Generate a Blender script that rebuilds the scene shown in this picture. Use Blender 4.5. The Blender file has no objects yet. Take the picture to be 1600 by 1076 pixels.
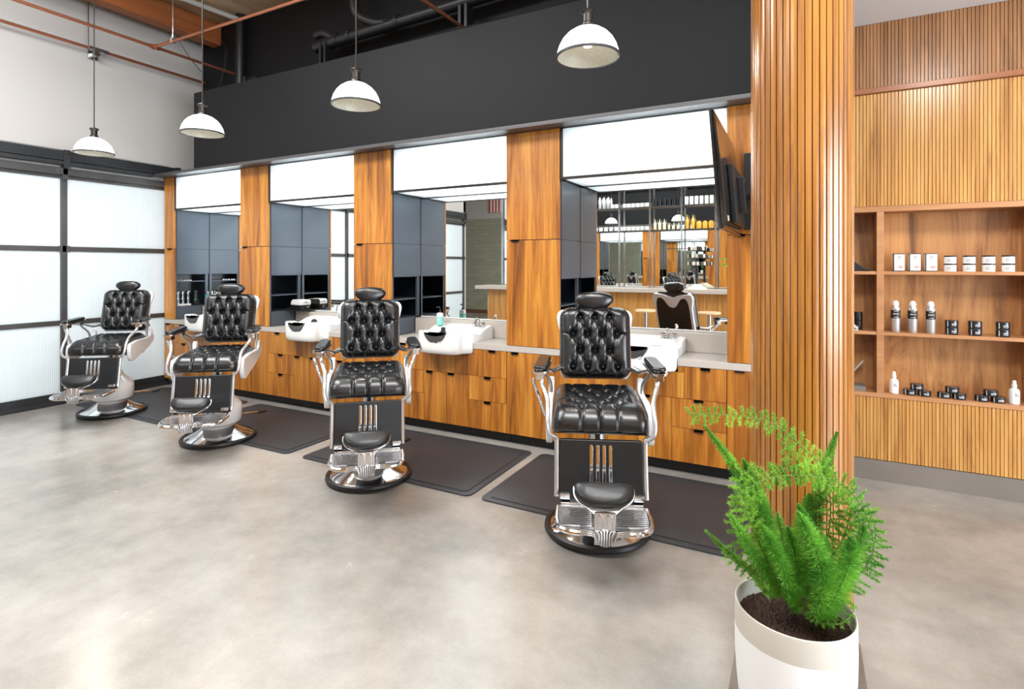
import bpy, bmesh, math, random
from mathutils import Vector, Matrix
random.seed(7)
R = math.radians
PI = math.pi
col = bpy.context.scene.collection
scene = bpy.context.scene

# ------------------------------------------------------------------ camera, exposure, world, daylight, added fill
cam_d = bpy.data.cameras.new('camera')
cam = bpy.data.objects.new('camera', cam_d)
col.objects.link(cam)
cam.location = (0, 0, 1.56)
cam.rotation_euler = (R(90), 0, R(27.9))
cam_d.lens = 855 / 1600 * 36
cam_d.sensor_width = 36
cam_d.shift_y = -123 / 1600
cam_d.clip_start = .02
scene.camera = cam
vs = scene.view_settings
vs.view_transform = 'Standard'
vs.look = 'None'
vs.gamma = 1
vs.use_curve_mapping = False
vs.exposure = 0.62
scene.cycles.max_bounces = 10
scene.cycles.diffuse_bounces = 4
scene.cycles.glossy_bounces = 6
scene.cycles.sample_clamp_indirect = 6
scene.cycles.caustics_reflective = False
scene.cycles.caustics_refractive = False

world = bpy.data.worlds.new('world')
scene.world = world
world.use_nodes = True
world.node_tree.nodes['Background'].inputs[0].default_value = (.85, .93, 1, 1)
world.node_tree.nodes['Background'].inputs[1].default_value = .6


def area(name, loc, rot, sx, sy, power, color=(1, 1, 1)):
    d = bpy.data.lights.new(name, 'AREA')
    d.shape = 'RECTANGLE'
    d.size, d.size_y = sx, sy
    d.energy = power
    d.color = color
    o = bpy.data.objects.new(name, d)
    o.location = loc
    o.rotation_euler = [R(a) for a in rot]
    col.objects.link(o)
    return o


# daylight behind the fluted glass of the roll-up door (faces +X)
area('daylight_door', (-8.1, 1.1, 1.5), (0, -90, 0), 3.2, 6.6, 62, (.93, .97, 1))
# daylight added at unseen windows: street side (faces -X), behind the camera (faces +Y)
area('added_right_daylight', (6.62, .2, 1.75), (0, 90, 0), 2.9, 6.0, 640, (.82, .91, 1))
area('added_rear_daylight', (2.6, -6.25, 2.0), (90, 0, 0), 6.2, 3.2, 230, (.95, .98, 1))
# fill lights added under the roof to brighten the room, no skylight seen (face down)
area('roof_fill_front', (-4.4, 1.2, 4.80), (0, 0, 0), 3.6, 1.3, 210, (.96, .985, 1))
area('roof_fill_mid', (.4, .4, 4.80), (0, 0, 0), 3.0, 1.3, 190, (.96, .985, 1))
area('roof_fill_rear', (-3.6, -3.6, 4.80), (0, 0, 0), 4.0, 1.3, 150, (.96, .985, 1))

# spots added to brighten the retail shelf wall, no such fixtures seen
for sx_, sy_ in ((1.05, 3.25), (2.5, 3.2)):
    sd_ = bpy.data.lights.new('shelf_fill_spot', 'SPOT'); sd_.energy = 48; sd_.spot_size = R(95); sd_.spot_blend = .8; sd_.shadow_soft_size = .2; sd_.color = (1, .97, .92)
    so_ = bpy.data.objects.new('shelf_fill_spot', sd_); so_.location = (sx_, sy_, 3.28)
    so_.rotation_euler = Vector((-.25, 1.5, -1.05)).to_track_quat('-Z', 'Y').to_euler(); col.objects.link(so_)


# ------------------------------------------------------------------ materials
def newmat(name):
    m = bpy.data.materials.new(name)
    m.use_nodes = True
    nt = m.node_tree
    return m, nt, nt.nodes['Principled BSDF']


def lin(c):
    return tuple(((v / 255) / 12.92 if v / 255 <= .04045 else ((v / 255 + .055) / 1.055) ** 2.4) for v in c) + (1,)


def plain(name, rgb, rough=.5, metal=0, coat=0, vary=.06, scale=6, bump=0, bscale=60, spec=.5, emit=None, estr=0):
    m, nt, b = newmat(name)
    c = lin(rgb)
    b.inputs['Roughness'].default_value = rough
    b.inputs['Metallic'].default_value = metal
    b.inputs['Coat Weight'].default_value = coat
    b.inputs['Coat Roughness'].default_value = .08
    b.inputs['Specular IOR Level'].default_value = spec
    tc = nt.nodes.new('ShaderNodeTexCoord')
    nz = nt.nodes.new('ShaderNodeTexNoise')
    nz.inputs['Scale'].default_value = scale
    nz.inputs['Detail'].default_value = 4
    nt.links.new(tc.outputs['Object'], nz.inputs['Vector'])
    mx = nt.nodes.new('ShaderNodeMix')
    mx.data_type = 'RGBA'
    mx.inputs[6].default_value = tuple(max(0, v * (1 - vary)) for v in c[:3]) + (1,)
    mx.inputs[7].default_value = tuple(min(1, v * (1 + vary)) for v in c[:3]) + (1,)
    nt.links.new(nz.outputs['Fac'], mx.inputs[0])
    nt.links.new(mx.outputs[2], b.inputs['Base Color'])
    if bump:
        n2 = nt.nodes.new('ShaderNodeTexNoise')
        n2.inputs['Scale'].default_value = bscale
        n2.inputs['Detail'].default_value = 3
        nt.links.new(tc.outputs['Object'], n2.inputs['Vector'])
        bp = nt.nodes.new('ShaderNodeBump')
        bp.inputs['Strength'].default_value = bump
        bp.inputs['Distance'].default_value = .002
        nt.links.new(n2.outputs['Fac'], bp.inputs['Height'])
        nt.links.new(bp.outputs['Normal'], b.inputs['Normal'])
    if emit:
        b.inputs['Emission Color'].default_value = lin(emit)
        b.inputs['Emission Strength'].default_value = estr
    return m


def wood(name, cols, rough=.35, sx=5.0, sz=.45, streak=.5, fine=70, coat=.15, perobj=True, axis='Z', dist=1.4):
    """grain running along one axis; cols = three sRGB colours, dark to light"""
    m, nt, b = newmat(name)
    N, L = nt.nodes, nt.links
    tc = N.new('ShaderNodeTexCoord')
    src = tc.outputs['Object']
    if perobj:
        oi = N.new('ShaderNodeObjectInfo')
        mu = N.new('ShaderNodeMath'); mu.operation = 'MULTIPLY'; mu.inputs[1].default_value = 17
        L.new(oi.outputs['Random'], mu.inputs[0])
        va = N.new('ShaderNodeVectorMath'); va.operation = 'ADD'
        L.new(src, va.inputs[0]); L.new(mu.outputs[0], va.inputs[1])
        src = va.outputs[0]
    mp = N.new('ShaderNodeMapping')
    s = {'Z': (sx, sx, sz), 'X': (sz, sx, sx), 'Y': (sx, sz, sx)}[axis]
    mp.inputs['Scale'].default_value = s
    L.new(src, mp.inputs[0])
    n1 = N.new('ShaderNodeTexNoise')
    n1.inputs['Scale'].default_value = 1.6; n1.inputs['Detail'].default_value = 5
    n1.inputs['Roughness'].default_value = .62; n1.inputs['Distortion'].default_value = dist
    L.new(mp.outputs[0], n1.inputs['Vector'])
    cr = N.new('ShaderNodeValToRGB')
    e = cr.color_ramp.elements
    e[0].position = .31; e[0].color = lin(cols[0])
    e[1].position = .70; e[1].color = lin(cols[2])
    k = e.new(.48); k.color = lin(cols[1])
    L.new(n1.outputs['Fac'], cr.inputs[0])
    mp2 = N.new('ShaderNodeMapping')
    s2 = {'Z': (fine, fine, 1.6), 'X': (1.6, fine, fine), 'Y': (fine, 1.6, fine)}[axis]
    mp2.inputs['Scale'].default_value = s2
    L.new(src, mp2.inputs[0])
    n2 = N.new('ShaderNodeTexNoise')
    n2.inputs['Scale'].default_value = 1; n2.inputs['Detail'].default_value = 3
    L.new(mp2.outputs[0], n2.inputs['Vector'])
    cr2 = N.new('ShaderNodeValToRGB')
    cr2.color_ramp.elements[0].position = .35; cr2.color_ramp.elements[0].color = (1 - streak, 1 - streak, 1 - streak, 1)
    cr2.color_ramp.elements[1].position = .6; cr2.color_ramp.elements[1].color = (1, 1, 1, 1)
    L.new(n2.outputs['Fac'], cr2.inputs[0])
    mx = N.new('ShaderNodeMix'); mx.data_type = 'RGBA'; mx.blend_type = 'MULTIPLY'; mx.inputs[0].default_value = 1
    L.new(cr.outputs[0], mx.inputs[6]); L.new(cr2.outputs[0], mx.inputs[7])
    L.new(mx.outputs[2], b.inputs['Base Color'])
    b.inputs['Roughness'].default_value = rough
    b.inputs['Coat Weight'].default_value = coat
    b.inputs['Coat Roughness'].default_value = .2
    return m


M = {}
M['walnut'] = wood('walnut_veneer', [(122, 68, 22), (182, 112, 38), (218, 152, 62)], rough=.38, sx=5.2, sz=.42, streak=.26, dist=1.0)
M['shelf_wood'] = wood('shelf_veneer', [(118, 76, 44), (184, 128, 76), (214, 160, 102)], rough=.45, sx=4.0, sz=.5, streak=.15)
M['shelf_edge'] = wood('shelf_edge_wood', [(164, 112, 70), (182, 128, 84), (196, 142, 96)], rough=.5, sx=4, sz=.5, streak=.08, axis='X')
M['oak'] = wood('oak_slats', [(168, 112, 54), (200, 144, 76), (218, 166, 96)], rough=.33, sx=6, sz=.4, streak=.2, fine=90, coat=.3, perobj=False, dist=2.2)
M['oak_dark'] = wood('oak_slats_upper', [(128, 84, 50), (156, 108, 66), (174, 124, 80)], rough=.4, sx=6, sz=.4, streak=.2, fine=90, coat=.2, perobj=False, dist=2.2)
M['oak_trim'] = wood('oak_trim', [(132, 76, 42), (152, 92, 54), (166, 104, 62)], rough=.4, sx=6, sz=.4, streak=.1, axis='X')
M['column_oak'] = wood('column_oak', [(132, 80, 28), (164, 106, 42), (188, 130, 58)], rough=.26, sx=9, sz=.5, streak=.22, fine=110, coat=.45, perobj=False, dist=2.0)
M['beam_wood'] = wood('glulam', [(132, 70, 30), (160, 90, 42), (176, 104, 54)], rough=.6, sx=6, sz=.3, streak=.25, axis='Y')
M['ceiling_wood'] = wood('plywood_deck', [(150, 118, 86), (178, 146, 112), (200, 170, 138)], rough=.7, sx=1.2, sz=.5, streak=.15, axis='Y')
M['stool_wood'] = wood('stool_wood', [(196, 158, 120), (214, 178, 140), (226, 194, 158)], rough=.4, sx=6, sz=.4, streak=.1, axis='X')
M['leather'] = plain('black_leather', (11, 13, 16), rough=.29, coat=.2, vary=.15, bump=.25, bscale=240, spec=.6)
M['leather_soft'] = plain('satin_black_leather', (15, 16, 18), rough=.42, coat=.1, vary=.1, bump=.2, bscale=240)
M['leather_flat'] = plain('black_vinyl', (13, 16, 20), rough=.42, coat=.1, vary=.1, bump=.2, bscale=260)
M['chrome'] = plain('chrome', (214, 214, 216), rough=.10, metal=1, vary=.03)
M['chrome_soft'] = plain('cast_chrome', (190, 190, 192), rough=.24, metal=1, vary=.06)
M['alu'] = plain('polished_aluminium', (205, 207, 210), rough=.28, metal=.85, vary=.04)
M['enamel'] = plain('white_enamel', (236, 238, 240), rough=.18, coat=.5, vary=.01)
M['rubber'] = plain('black_rubber', (16, 16, 17), rough=.45, vary=.1)
M['porcelain'] = plain('white_porcelain', (240, 240, 238), rough=.14, coat=.6, vary=.01)
M['gel'] = plain('grey_neck_gel', (70, 70, 70), rough=.3, coat=.3)
M['charcoal'] = plain('charcoal_laminate', (88, 96, 106), rough=.34, metal=.35, vary=.05)
M['cubby'] = plain('cubby_black', (20, 27, 35), rough=.3, vary=.1)
M['black'] = plain('black_paint', (9, 10, 13), rough=.6, spec=.3, vary=.08, scale=1.5)
M['header'] = plain('header_paint', (13, 13, 17), rough=.6, spec=.3, vary=.06, scale=1.2)
M['soffit'] = plain('soffit_steel', (98, 96, 98), rough=.35, metal=.5, vary=.06)
M['blackpipe'] = plain('black_pipe', (24, 25, 28), rough=.4, vary=.15)
M['quartz'] = plain('grey_quartz', (188, 180, 172), rough=.3, vary=.03, scale=40)
M['white_wall'] = plain('white_wall', (188, 184, 180), rough=.8, vary=.025, scale=.8, bump=.05, bscale=25)
M['white_ceiling'] = plain('white_ceiling', (228, 228, 230), rough=.85, vary=.015)
M['steel'] = plain('raw_steel', (86, 85, 84), rough=.42, metal=.65, vary=.28, scale=3.5)
M['steel_dark'] = plain('raw_steel_dark', (58, 60, 62), rough=.45, metal=.6, vary=.3, scale=3)
M['dark_metal'] = plain('dark_metal', (64, 60, 57), rough=.35, metal=.8, vary=.1)
M['bronze'] = plain('bronze_pull', (48, 38, 32), rough=.4, metal=.6)
M['copper'] = plain('copper_pipe', (176, 112, 84), rough=.34, metal=.75, vary=.2, scale=4)
M['mat'] = plain('anti_fatigue_mat', (48, 52, 57), rough=.5, vary=.16, scale=2.2, bump=.25, bscale=90)
M['toekick'] = plain('toe_kick', (9, 9, 11), rough=.5)
M['glossblack'] = plain('gloss_black_plastic', (26, 24, 24), rough=.16, coat=.5)
M['mattblack'] = plain('matt_black_plastic', (20, 20, 21), rough=.45)
M['rim_dark'] = plain('dark_rim', (52, 52, 54), rough=.4)
M['pot_white'] = plain('white_glazed_pot', (238, 240, 242), rough=.45, vary=.01)
M['pot_band'] = plain('raw_stoneware_band', (196, 192, 182), rough=.75, vary=.05, scale=12)
M['soil'] = plain('potting_soil', (64, 46, 36), rough=.95, vary=.6, scale=90, bump=1, bscale=160)
M['slab'] = plain('grey_slab', (120, 112, 106), rough=.6, vary=.18, scale=6)
M['teal'] = plain('mint_label', (132, 208, 196), rough=.35, vary=.04)
M['blue_liquid'] = plain('blue_jar', (96, 148, 168), rough=.2, vary=.3, scale=30, coat=.4)
M['white_plastic'] = plain('white_plastic', (238, 238, 236), rough=.35, vary=.01)
M['ink'] = plain('black_ink', (24, 24, 26), rough=.5)
M['grey_ink'] = plain('grey_ink', (168, 170, 172), rough=.6)
M['red_ink'] = plain('red_ink', (196, 52, 72), rough=.5)
M['silver_can'] = plain('brushed_aluminium', (205, 206, 208), rough=.32, metal=.75, vary=.04)
M['tin_black'] = plain('black_tin', (30, 34, 40), rough=.25, coat=.4)
M['amber'] = plain('amber_bottle', (222, 168, 62), rough=.25, coat=.4, vary=.1)
M['cream'] = plain('cream_label', (236, 224, 196), rough=.5)
M['green_led'] = plain('green_plastic', (40, 150, 90), rough=.4)
M['flag_red'] = plain('flag_red', (196, 50, 50), rough=.8)
M['leaf'] = None
M['terracotta'] = plain('brown_base', (112, 72, 54), rough=.6, vary=.2)


def emis(name, rgb, strength, flute=0, axis=0):
    m, nt, b = newmat(name)
    b.inputs['Base Color'].default_value = (.9, .92, .93, 1)
    b.inputs['Roughness'].default_value = .3
    b.inputs['Emission Color'].default_value = lin(rgb)
    b.inputs['Emission Strength'].default_value = strength
    if flute:
        tc = nt.nodes.new('ShaderNodeTexCoord')
        wv = nt.nodes.new('ShaderNodeTexWave')
        wv.bands_direction = 'XYZ'[axis]
        wv.inputs['Scale'].default_value = flute
        nt.links.new(tc.outputs['Object'], wv.inputs['Vector'])
        bp = nt.nodes.new('ShaderNodeBump')
        bp.inputs['Strength'].default_value = .5
        bp.inputs['Distance'].default_value = .004
        nt.links.new(wv.outputs['Fac'], bp.inputs['Height'])
        nt.links.new(bp.outputs['Normal'], b.inputs['Normal'])
    return m


M['shade'] = emis('lit_opal_glass', (255, 252, 246), 1.0)
M['shade_in'] = plain('prismatic_glass', (190, 190, 180), rough=.25, vary=.18, scale=60, bump=.8, bscale=120, emit=(255, 250, 235), estr=.04)
M['bulb'] = emis('lit_bulb', (255, 244, 224), 4)

# fluted frosted glass: daylight is transmitted diffusely
m, nt, b = newmat('fluted_glass')
out = nt.nodes['Material Output']
tl = nt.nodes.new('ShaderNodeBsdfTranslucent'); tl.inputs[0].default_value = (.86, .9, .91, 1)
b.inputs['Base Color'].default_value = lin((226, 232, 234)); b.inputs['Roughness'].default_value = .22
ms = nt.nodes.new('ShaderNodeMixShader'); ms.inputs[0].default_value = .5
nt.links.new(b.outputs[0], ms.inputs[1]); nt.links.new(tl.outputs[0], ms.inputs[2]); nt.links.new(ms.outputs[0], out.inputs[0])
tc = nt.nodes.new('ShaderNodeTexCoord'); wv = nt.nodes.new('ShaderNodeTexWave'); wv.bands_direction = 'Y'
wv.inputs['Scale'].default_value = 16
nt.links.new(tc.outputs['Object'], wv.inputs['Vector'])
bp = nt.nodes.new('ShaderNodeBump'); bp.inputs['Strength'].default_value = .35; bp.inputs['Distance'].default_value = .004
nt.links.new(wv.outputs['Fac'], bp.inputs['Height'])
nt.links.new(bp.outputs['Normal'], b.inputs['Normal']); nt.links.new(bp.outputs['Normal'], tl.inputs['Normal'])
M['fluted'] = m

# mirror
m, nt, b = newmat('mirror_glass')
b.inputs['Metallic'].default_value = 1; b.inputs['Roughness'].default_value = .0
b.inputs['Base Color'].default_value = (.9, .92, .91, 1)
M['mirror'] = m

# lit acrylic of the light boxes: lamps behind it shine through
m, nt, b = newmat('lit_fluted_acrylic')
tl = nt.nodes.new('ShaderNodeBsdfTranslucent'); tl.inputs[0].default_value = (.9, .93, .94, 1)
b.inputs['Base Color'].default_value = lin((232, 238, 240)); b.inputs['Roughness'].default_value = .3
ms = nt.nodes.new('ShaderNodeMixShader'); ms.inputs[0].default_value = .6
nt.links.new(b.outputs[0], ms.inputs[1]); nt.links.new(tl.outputs[0], ms.inputs[2]); nt.links.new(ms.outputs[0], nt.nodes['Material Output'].inputs[0])
tc = nt.nodes.new('ShaderNodeTexCoord'); wv = nt.nodes.new('ShaderNodeTexWave'); wv.bands_direction = 'X'
wv.inputs['Scale'].default_value = 20
nt.links.new(tc.outputs['Object'], wv.inputs['Vector'])
bp = nt.nodes.new('ShaderNodeBump'); bp.inputs['Strength'].default_value = .4; bp.inputs['Distance'].default_value = .004
nt.links.new(wv.outputs['Fac'], bp.inputs['Height'])
nt.links.new(bp.outputs['Normal'], b.inputs['Normal'])
M['lit_acrylic'] = m

# leaf
m, nt, b = newmat('fern_green')
oi = nt.nodes.new('ShaderNodeTexCoord'); nz = nt.nodes.new('ShaderNodeTexNoise'); nz.inputs['Scale'].default_value = 9
nt.links.new(oi.outputs['Object'], nz.inputs['Vector'])
cr = nt.nodes.new('ShaderNodeValToRGB')
cr.color_ramp.elements[0].position = .35; cr.color_ramp.elements[0].color = lin((62, 140, 34))
cr.color_ramp.elements[1].position = .68; cr.color_ramp.elements[1].color = lin((150, 212, 84))
nt.links.new(nz.outputs['Fac'], cr.inputs[0]); nt.links.new(cr.outputs[0], b.inputs['Base Color'])
b.inputs['Roughness'].default_value = .5
tl = nt.nodes.new('ShaderNodeBsdfTranslucent'); nt.links.new(cr.outputs[0], tl.inputs[0])
ms = nt.nodes.new('ShaderNodeMixShader'); ms.inputs[0].default_value = .35
nt.links.new(b.outputs[0], ms.inputs[1]); nt.links.new(tl.outputs[0], ms.inputs[2]); nt.links.new(ms.outputs[0], nt.nodes['Material Output'].inputs[0])
M['leaf'] = m
m2 = m.copy(); m2.name = 'fern_light_green'
r2 = [n for n in m2.node_tree.nodes if n.type == 'VALTORGB'][0].color_ramp.elements
r2[0].color = lin((96, 160, 44)); r2[1].color = lin((170, 216, 84))
M['leaf_light'] = m2
M['stem'] = plain('fern_stem', (92, 120, 50), rough=.6)

# polished concrete
m, nt, b = newmat('polished_concrete')
N, L = nt.nodes, nt.links
tc = N.new('ShaderNodeTexCoord')
n1 = N.new('ShaderNodeTexNoise'); n1.inputs['Scale'].default_value = .55; n1.inputs['Detail'].default_value = 6; n1.inputs['Roughness'].default_value = .6
n2 = N.new('ShaderNodeTexNoise'); n2.inputs['Scale'].default_value = 3.2; n2.inputs['Detail'].default_value = 8; n2.inputs['Roughness'].default_value = .7
n3 = N.new('ShaderNodeTexNoise'); n3.inputs['Scale'].default_value = 90; n3.inputs['Detail'].default_value = 2
for n in (n1, n2, n3):
    L.new(tc.outputs['Object'], n.inputs['Vector'])
a1 = N.new('ShaderNodeMath'); a1.operation = 'MULTIPLY_ADD'; a1.inputs[1].default_value = .45
L.new(n2.outputs['Fac'], a1.inputs[0]); L.new(n1.outputs['Fac'], a1.inputs[2])
a2 = N.new('ShaderNodeMath'); a2.operation = 'MULTIPLY_ADD'; a2.inputs[1].default_value = .10
L.new(n3.outputs['Fac'], a2.inputs[0]); L.new(a1.outputs[0], a2.inputs[2])
cr = N.new('ShaderNodeValToRGB')
e = cr.color_ramp.elements
e[0].position = .55; e[0].color = lin((120, 117, 112))
e[1].position = 1.0; e[1].color = lin((180, 175, 168))
k = e.new(.76); k.color = lin((152, 147, 140))
L.new(a2.outputs[0], cr.inputs[0]); L.new(cr.outputs[0], b.inputs['Base Color'])
b.inputs['Roughness'].default_value = .32
rr = N.new('ShaderNodeMapRange'); rr.inputs[3].default_value = .14; rr.inputs[4].default_value = .34
L.new(n2.outputs['Fac'], rr.inputs[0]); L.new(rr.outputs[0], b.inputs['Roughness'])
b.inputs['Specular IOR Level'].default_value = .6
M['concrete'] = m
M['plinth'] = plain('concrete_plinth', (122, 114, 106), rough=.5, vary=.16, scale=3)

# glazed tile
m, nt, b = newmat('pale_green_tile')
tc = nt.nodes.new('ShaderNodeTexCoord'); mp = nt.nodes.new('ShaderNodeMapping'); mp.inputs['Rotation'].default_value = (R(90), 0, 0)
br = nt.nodes.new('ShaderNodeTexBrick')
br.inputs['Color1'].default_value = lin((150, 152, 132)); br.inputs['Color2'].default_value = lin((160, 162, 142)); br.inputs['Mortar'].default_value = lin((132, 134, 118))
br.inputs['Scale'].default_value = 1; br.inputs['Brick Width'].default_value = .4; br.inputs['Row Height'].default_value = .12; br.inputs['Mortar Size'].default_value = .004
nt.links.new(tc.outputs['Object'], mp.inputs[0]); nt.links.new(mp.outputs[0], br.inputs['Vector']); nt.links.new(br.outputs['Color'], b.inputs['Base Color'])
b.inputs['Roughness'].default_value = .15
M['tile'] = m


# ------------------------------------------------------------------ mesh building
class MB:
    def __init__(s):
        s.v, s.f = [], []

    def add(s, vs_, fs):
        o = len(s.v)
        s.v += [tuple(p) for p in vs_]
        s.f += [tuple(i + o for i in f) for f in fs]
        return s

    def box(s, x0, x1, y0, y1, z0, z1):
        return s.add([(x0, y0, z0), (x1, y0, z0), (x1, y1, z0), (x0, y1, z0), (x0, y0, z1), (x1, y0, z1), (x1, y1, z1), (x0, y1, z1)],
                     [(0, 3, 2, 1), (4, 5, 6, 7), (0, 1, 5, 4), (1, 2, 6, 5), (2, 3, 7, 6), (3, 0, 4, 7)])

    def obox(s, mat, sx, sy, sz):
        vs_ = [mat @ Vector((x * sx / 2, y * sy / 2, z * sz / 2)) for z in (-1, 1) for x, y in ((-1, -1), (1, -1), (1, 1), (-1, 1))]
        return s.add(vs_, [(0, 3, 2, 1), (4, 5, 6, 7), (0, 1, 5, 4), (1, 2, 6, 5), (2, 3, 7, 6), (3, 0, 4, 7)])

    def lathe(s, prof, n=32, c=(0, 0, 0), sx=1, sy=1, closed=False):
        """prof: list of (r, z)"""
        rings = []
        vs_, fs = [], []
        for r, z in prof:
            if r < 1e-6:
                rings.append([len(vs_)]); vs_.append((c[0], c[1], c[2] + z))
            else:
                ring = []
                for i in range(n):
                    a = 2 * PI * i / n
                    ring.append(len(vs_)); vs_.append((c[0] + r * sx * math.cos(a), c[1] + r * sy * math.sin(a), c[2] + z))
                rings.append(ring)
        seq = list(zip(rings, rings[1:])) + ([(rings[-1], rings[0])] if closed else [])
        for A, B in seq:
            for i in range(n):
                j = (i + 1) % n
                if len(A) == 1 and len(B) == 1:
                    continue
                if len(A) == 1:
                    fs.append((A[0], B[j], B[i]))
                elif len(B) == 1:
                    fs.append((A[i], A[j], B[0]))
                else:
                    fs.append((A[i], A[j], B[j], B[i]))
        return s.add(vs_, fs)

    def tube(s, pts, r, n=10, caps=True, flat=1.0):
        pts = [Vector(p) for p in pts]
        rs = r if isinstance(r, (list, tuple)) else [r] * len(pts)
        vs_, fs = [], []
        up = None
        for i, p in enumerate(pts):
            t = (pts[min(i + 1, len(pts) - 1)] - pts[max(i - 1, 0)]).normalized()
            if up is None:
                up = Vector((0, 0, 1)) if abs(t.z) < .9 else Vector((1, 0, 0))
            a = t.cross(up)
            if a.length < 1e-5:
                a = t.cross(Vector((1, 0, 0)))
            a.normalize()
            b_ = a.cross(t).normalized()
            up = b_
            for k in range(n):
                an = 2 * PI * k / n
                vs_.append(p + a * (math.cos(an) * rs[i]) + b_ * (math.sin(an) * rs[i] * flat))
        for i in range(len(pts) - 1):
            for k in range(n):
                k2 = (k + 1) % n
                fs.append((i * n + k, i * n + k2, (i + 1) * n + k2, (i + 1) * n + k))
        if caps:
            fs.append(tuple(range(n))[::-1]); fs.append(tuple((len(pts) - 1) * n + k for k in range(n)))
        return s.add(vs_, fs)

    def prism(s, poly, a, b_, axis='z'):
        """extrude polygon (2D) between a and b along axis. z: (x,y); x: (y,z); y: (x,z)"""
        def P(p, h):
            return {'z': (p[0], p[1], h), 'x': (h, p[0], p[1]), 'y': (p[0], h, p[1])}[axis]
        n = len(poly)
        vs_ = [P(p, a) for p in poly] + [P(p, b_) for p in poly]
        fs = [tuple(range(n))[::-1], tuple(range(n, 2 * n))] + [(i, (i + 1) % n, n + (i + 1) % n, n + i) for i in range(n)]
        return s.add(vs_, fs)

    def grid(s, fn, nu, nv, closeu=False):
        vs_ = [fn(u / nu, v / nv) for v in range(nv + 1) for u in range(nu + (0 if closeu else 1))]
        w = nu + (0 if closeu else 1)
        fs = []
        for v in range(nv):
            for u in range(nu):
                u2 = (u + 1) % w
                fs.append((v * w + u, v * w + u2, (v + 1) * w + u2, (v + 1) * w + u))
        return s.add(vs_, fs)

    def build(s, name, mat, parent=None, bevel=0, smooth=True, segs=2, ang=35, recalc=True, loc=None, sub=0):
        me = bpy.data.meshes.new(name)
        me.from_pydata([tuple(p) for p in s.v], [], s.f)
        bm = bmesh.new(); bm.from_mesh(me)
        if recalc:
            bmesh.ops.recalc_face_normals(bm, faces=bm.faces)
        if bevel:
            es = [e_ for e_ in bm.edges if len(e_.link_faces) == 2 and e_.calc_face_angle(0) > R(30)]
            bmesh.ops.bevel(bm, geom=es, offset=bevel, segments=segs, affect='EDGES', profile=.5, clamp_overlap=True)
        bm.to_mesh(me); bm.free()
        if smooth:
            for p in me.polygons:
                p.use_smooth = True
            me.set_sharp_from_angle(angle=R(ang))
        mats = mat if isinstance(mat, list) else [mat]
        for m_ in mats:
            me.materials.append(m_)
        o = bpy.data.objects.new(name, me)
        col.objects.link(o)
        if loc:
            o.location = loc
        if parent:
            o.parent = parent
        if bevel:
            md = o.modifiers.new('wn', 'WEIGHTED_NORMAL'); md.keep_sharp = True
        if sub:
            md = o.modifiers.new('sub', 'SUBSURF'); md.levels = sub; md.render_levels = sub
        return o


def tag(o, label=None, cat=None, group=None, kind=None):
    if label: o['label'] = label
    if cat: o['category'] = cat
    if group: o['group'] = group
    if kind: o['kind'] = kind
    return o


def thing(name, label, cat, loc=(0, 0, 0), rz=0, group=None, kind=None):
    o = bpy.data.objects.new(name, None)
    o.empty_display_size = .1
    o.location = loc; o.rotation_euler = (0, 0, rz)
    col.objects.link(o)
    return tag(o, label, cat, group, kind)


def copy_tree(o, loc=None, rz=None, label=None, group=None, parent=None):
    c = o.copy(); col.objects.link(c)
    if parent: c.parent = parent
    if loc is not None: c.location = loc
    if rz is not None: c.rotation_euler = (0, 0, rz)
    if label: c['label'] = label
    if group: c['group'] = group
    for ch in list(o.children):
        copy_tree(ch, parent=c)
    return c


def struct(name, mb, mat, label, **k):
    o = mb.build(name, mat, **k)
    return tag(o, label, kind='structure')


def rrect(x0, x1, y0, y1, r, n=6):
    pts = []
    for cx, cy, a0 in ((x1 - r, y1 - r, 0), (x0 + r, y1 - r, 90), (x0 + r, y0 + r, 180), (x1 - r, y0 + r, 270)):
        for i in range(n + 1):
            a = R(a0 + 90 * i / n)
            pts.append((cx + r * math.cos(a), cy + r * math.sin(a)))
    return pts


def smooth_path(pts, n=6):
    """Catmull-Rom through points"""
    P = [Vector(p) for p in pts]
    P = [P[0] * 2 - P[1]] + P + [P[-1] * 2 - P[-2]]
    out_ = []
    for i in range(1, len(P) - 2):
        for k_ in range(n):
            t = k_ / n
            a, b_, c_, d = P[i - 1], P[i], P[i + 1], P[i + 2]
            out_.append(.5 * ((2 * b_) + (-a + c_) * t + (2 * a - 5 * b_ + 4 * c_ - d) * t * t + (-a + 3 * b_ - 3 * c_ + d) * t ** 3))
    out_.append(P[-2])
    return out_


def text(body, size, mat, parent, loc, rot, name='lettering', extrude=.0003):
    cu = bpy.data.curves.new(name, 'FONT')
    cu.body = body; cu.size = size; cu.align_x = 'CENTER'; cu.align_y = 'CENTER'; cu.extrude = extrude
    cu.materials.append(mat)
    tmp = bpy.data.objects.new(name, cu)
    me = bpy.data.meshes.new_from_object(tmp)
    bpy.data.objects.remove(tmp)
    o = bpy.data.objects.new(name, me); col.objects.link(o)
    o.location = loc; o.rotation_euler = [R(a) for a in rot]
    if parent: o.parent = parent
    return o


ORD = ['first', 'second', 'third', 'fourth', 'fifth', 'sixth', 'seventh', 'eighth', 'ninth', 'tenth', 'eleventh', 'twelfth', 'thirteenth', 'fourteenth', 'fifteenth', 'sixteenth', 'seventeenth', 'eighteenth']

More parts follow.
